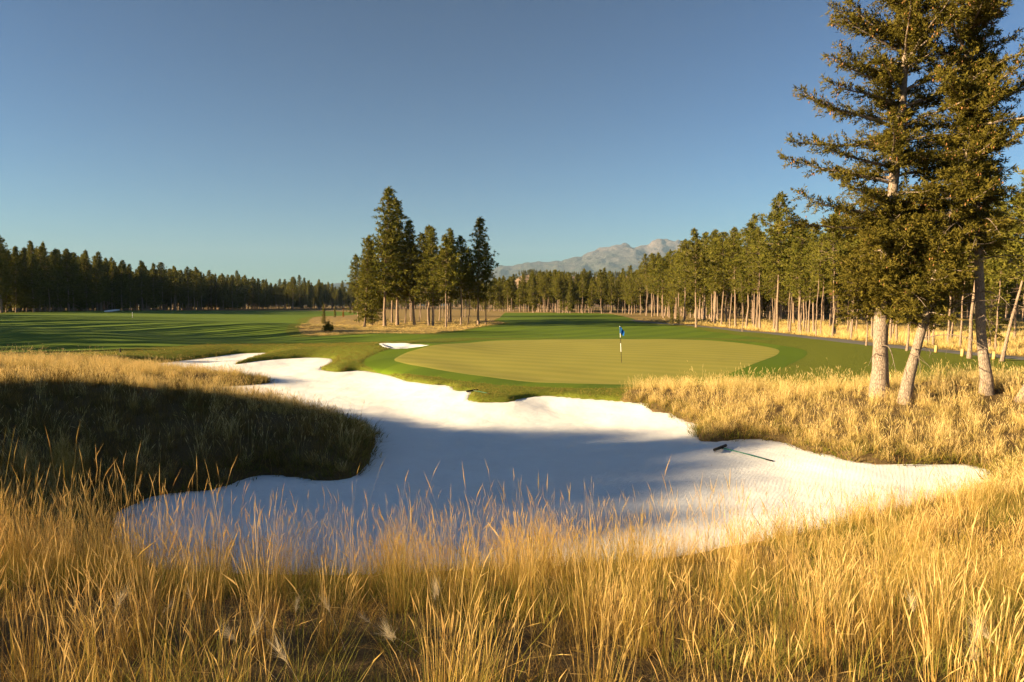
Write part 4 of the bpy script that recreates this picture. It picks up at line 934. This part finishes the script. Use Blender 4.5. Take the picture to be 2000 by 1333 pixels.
# --- posts by the cart path, striped yardage pole, small stub
for i, (x, y) in enumerate(((32.42, 52.1), (32.2, 48.7), (32.9, 46.5))):
    b = MB(); b.box((0, 0, 0.22), (0.085, 0.085, 0.30)); b.add([[-0.085, -0.085, 0.52], [0.085, -0.085, 0.52], [0.085, 0.085, 0.52], [-0.085, 0.085, 0.52], [0, 0, 0.56]], [[0, 1, 4], [1, 2, 4], [2, 3, 4], [3, 0, 4]])
    o = link('wooden_post', b.mesh('wooden_post', wood), None, (x, y, gz(x, y))); o.rotation_euler = (0.02 * i, 0.03, 0.3 * i)
    tag(o, 'short yellow wooden post by the cart path, %s of three from the left' % ORD[i], 'post', 'wooden posts by the cart path')
yp = bpy.data.objects.new('yardage_pole', None); C.objects.link(yp); yp.location = (-88.9, 160, gz(-88.9, 160)); tag(yp, 'thin black and white striped pole on the left fairway', 'pole')
for k in range(8):
    b = MB(); b.tube([(0, 0, k * 0.17 - (0.1 if k == 0 else 0)), (0, 0, (k + 1) * 0.17)], 0.05, 8); link('band', b.mesh('band', white if k % 2 else dark), yp)
ms_ = bpy.data.objects.new('marker_stub', None); C.objects.link(ms_); ms_.location = (-29.5, 51.3, gz(-29.5, 51.3)); tag(ms_, 'tiny dark marker stub at the near edge of the left fairway', 'marker')
b = MB(); b.tube([(0, 0, -0.05), (0, 0, 0.26)], [0.05, 0.045], 8); link('post', b.mesh('marker_post', dark), ms_); b = MB(); b.tube([(0, 0, 0.26), (0, 0, 0.29), (0, 0, 0.31)], [0.06, 0.06, 0.03], 8); link('cap', b.mesh('marker_cap', black), ms_)

# ================================================================ far woods (reads as one mass)
crown_src = [bpy.data.objects.new('src_crown', PINES[s][i][1]) for s, i in (('full', 0), ('full', 1), ('fir', 0), ('pond', 1), ('pond', 2))]
trunk_src = [bpy.data.objects.new('src_trunk', PINES[s][i][0]) for s, i in (('full', 0), ('full', 1), ('fir', 0), ('pond', 1), ('pond', 2))]
wr = np.random.default_rng(77)
def wood(name, x, y, hmin, hmax, label, z=None):
    n = len(x); z = ground(x, y) if z is None else z
    s = wr.uniform(hmin, hmax, n) / 20.0; rt = np.stack([0 * x, 0 * x, wr.random(n) * 6.283], 1); ix = wr.integers(0, 5, n); P = np.stack([x, y, z], 1); S = np.stack([s, s, s], 1)
    o = scatter(name, P, rt, S, ix, crown_src, label, 'forest')
    t = scatter('trunks', P, rt, S, ix, trunk_src, None, None); t.parent = o
    return o
n = 620; y_ = wr.uniform(170, 420, n); x_ = wr.uniform(0.20, 0.85, n) * y_ ; k = (x_ > 50) & ((x_ / y_ < 0.75) | (y_ > 190))
wood('background_forest', x_[k], y_[k], 15, 20, 'deep sunlit pine wood behind the right hand trees')
n = 900; t_ = wr.random(n); y_ = np.interp(t_, [0, 0.5, 1], [230, 350, 620]) + wr.exponential(45, n); x_ = np.interp(t_, [0, 0.5, 1], [-182, -215, -205]) - wr.exponential(60, n) * 0.7 + 150 * smooth(0.8, 1.0, t_) * wr.random(n)
wood('dark_forest', x_, y_, 18, 27, 'deep shaded conifer forest behind the left fairway')
n = 190; y_ = wr.uniform(285, 430, n); x_ = wr.uniform(-25, 75, n); x_ = np.where(y_ < 350, np.abs(x_) + 8, x_)
wood('fairway_end_forest', x_, y_, 15, 20, 'pine wood closing the view behind the far end of the fairway')
n = 500; x_ = wr.uniform(-260, 40, n); y_ = wr.uniform(600, 900, n)
wood('distant_forest', x_, y_, 16, 24, 'far conifer belt behind the fairways')
hv = np.empty(len(hill.data.vertices) * 3, np.float32); hill.data.vertices.foreach_get('co', hv); hv = hv.reshape(-1, 3)
hv = hv[(hv[:, 1] < 1900) & (hv[:, 2] > 4)]
hp = hv[wr.integers(0, len(hv), 9000)] + np.concatenate([wr.uniform(-6, 6, (9000, 2)), np.zeros((9000, 1))], 1)
keep = smooth(-0.10, 0.06, fbm(hp[:, 0] / 60, hp[:, 1] / 130, 66, 3) + 0.35 * smooth(0.55, 1.0, hp[:, 2] / 82.0) + 0.14 - 0.30 * ((np.abs(hp[:, 0] - 35) < 40) & (hp[:, 2] < 62))) > wr.random(len(hp))
hp = hp[keep]; n = len(hp); s = wr.uniform(9, 15, n) / 20
scatter('hill_forest', hp - np.array([0, 0, 0.5]), np.stack([np.zeros(n), np.zeros(n), wr.random(n) * 6.283], 1), np.stack([s, s, s], 1), wr.integers(0, 5, n), crown_src, 'scattered trees on the tan hill below the mountains', 'forest')
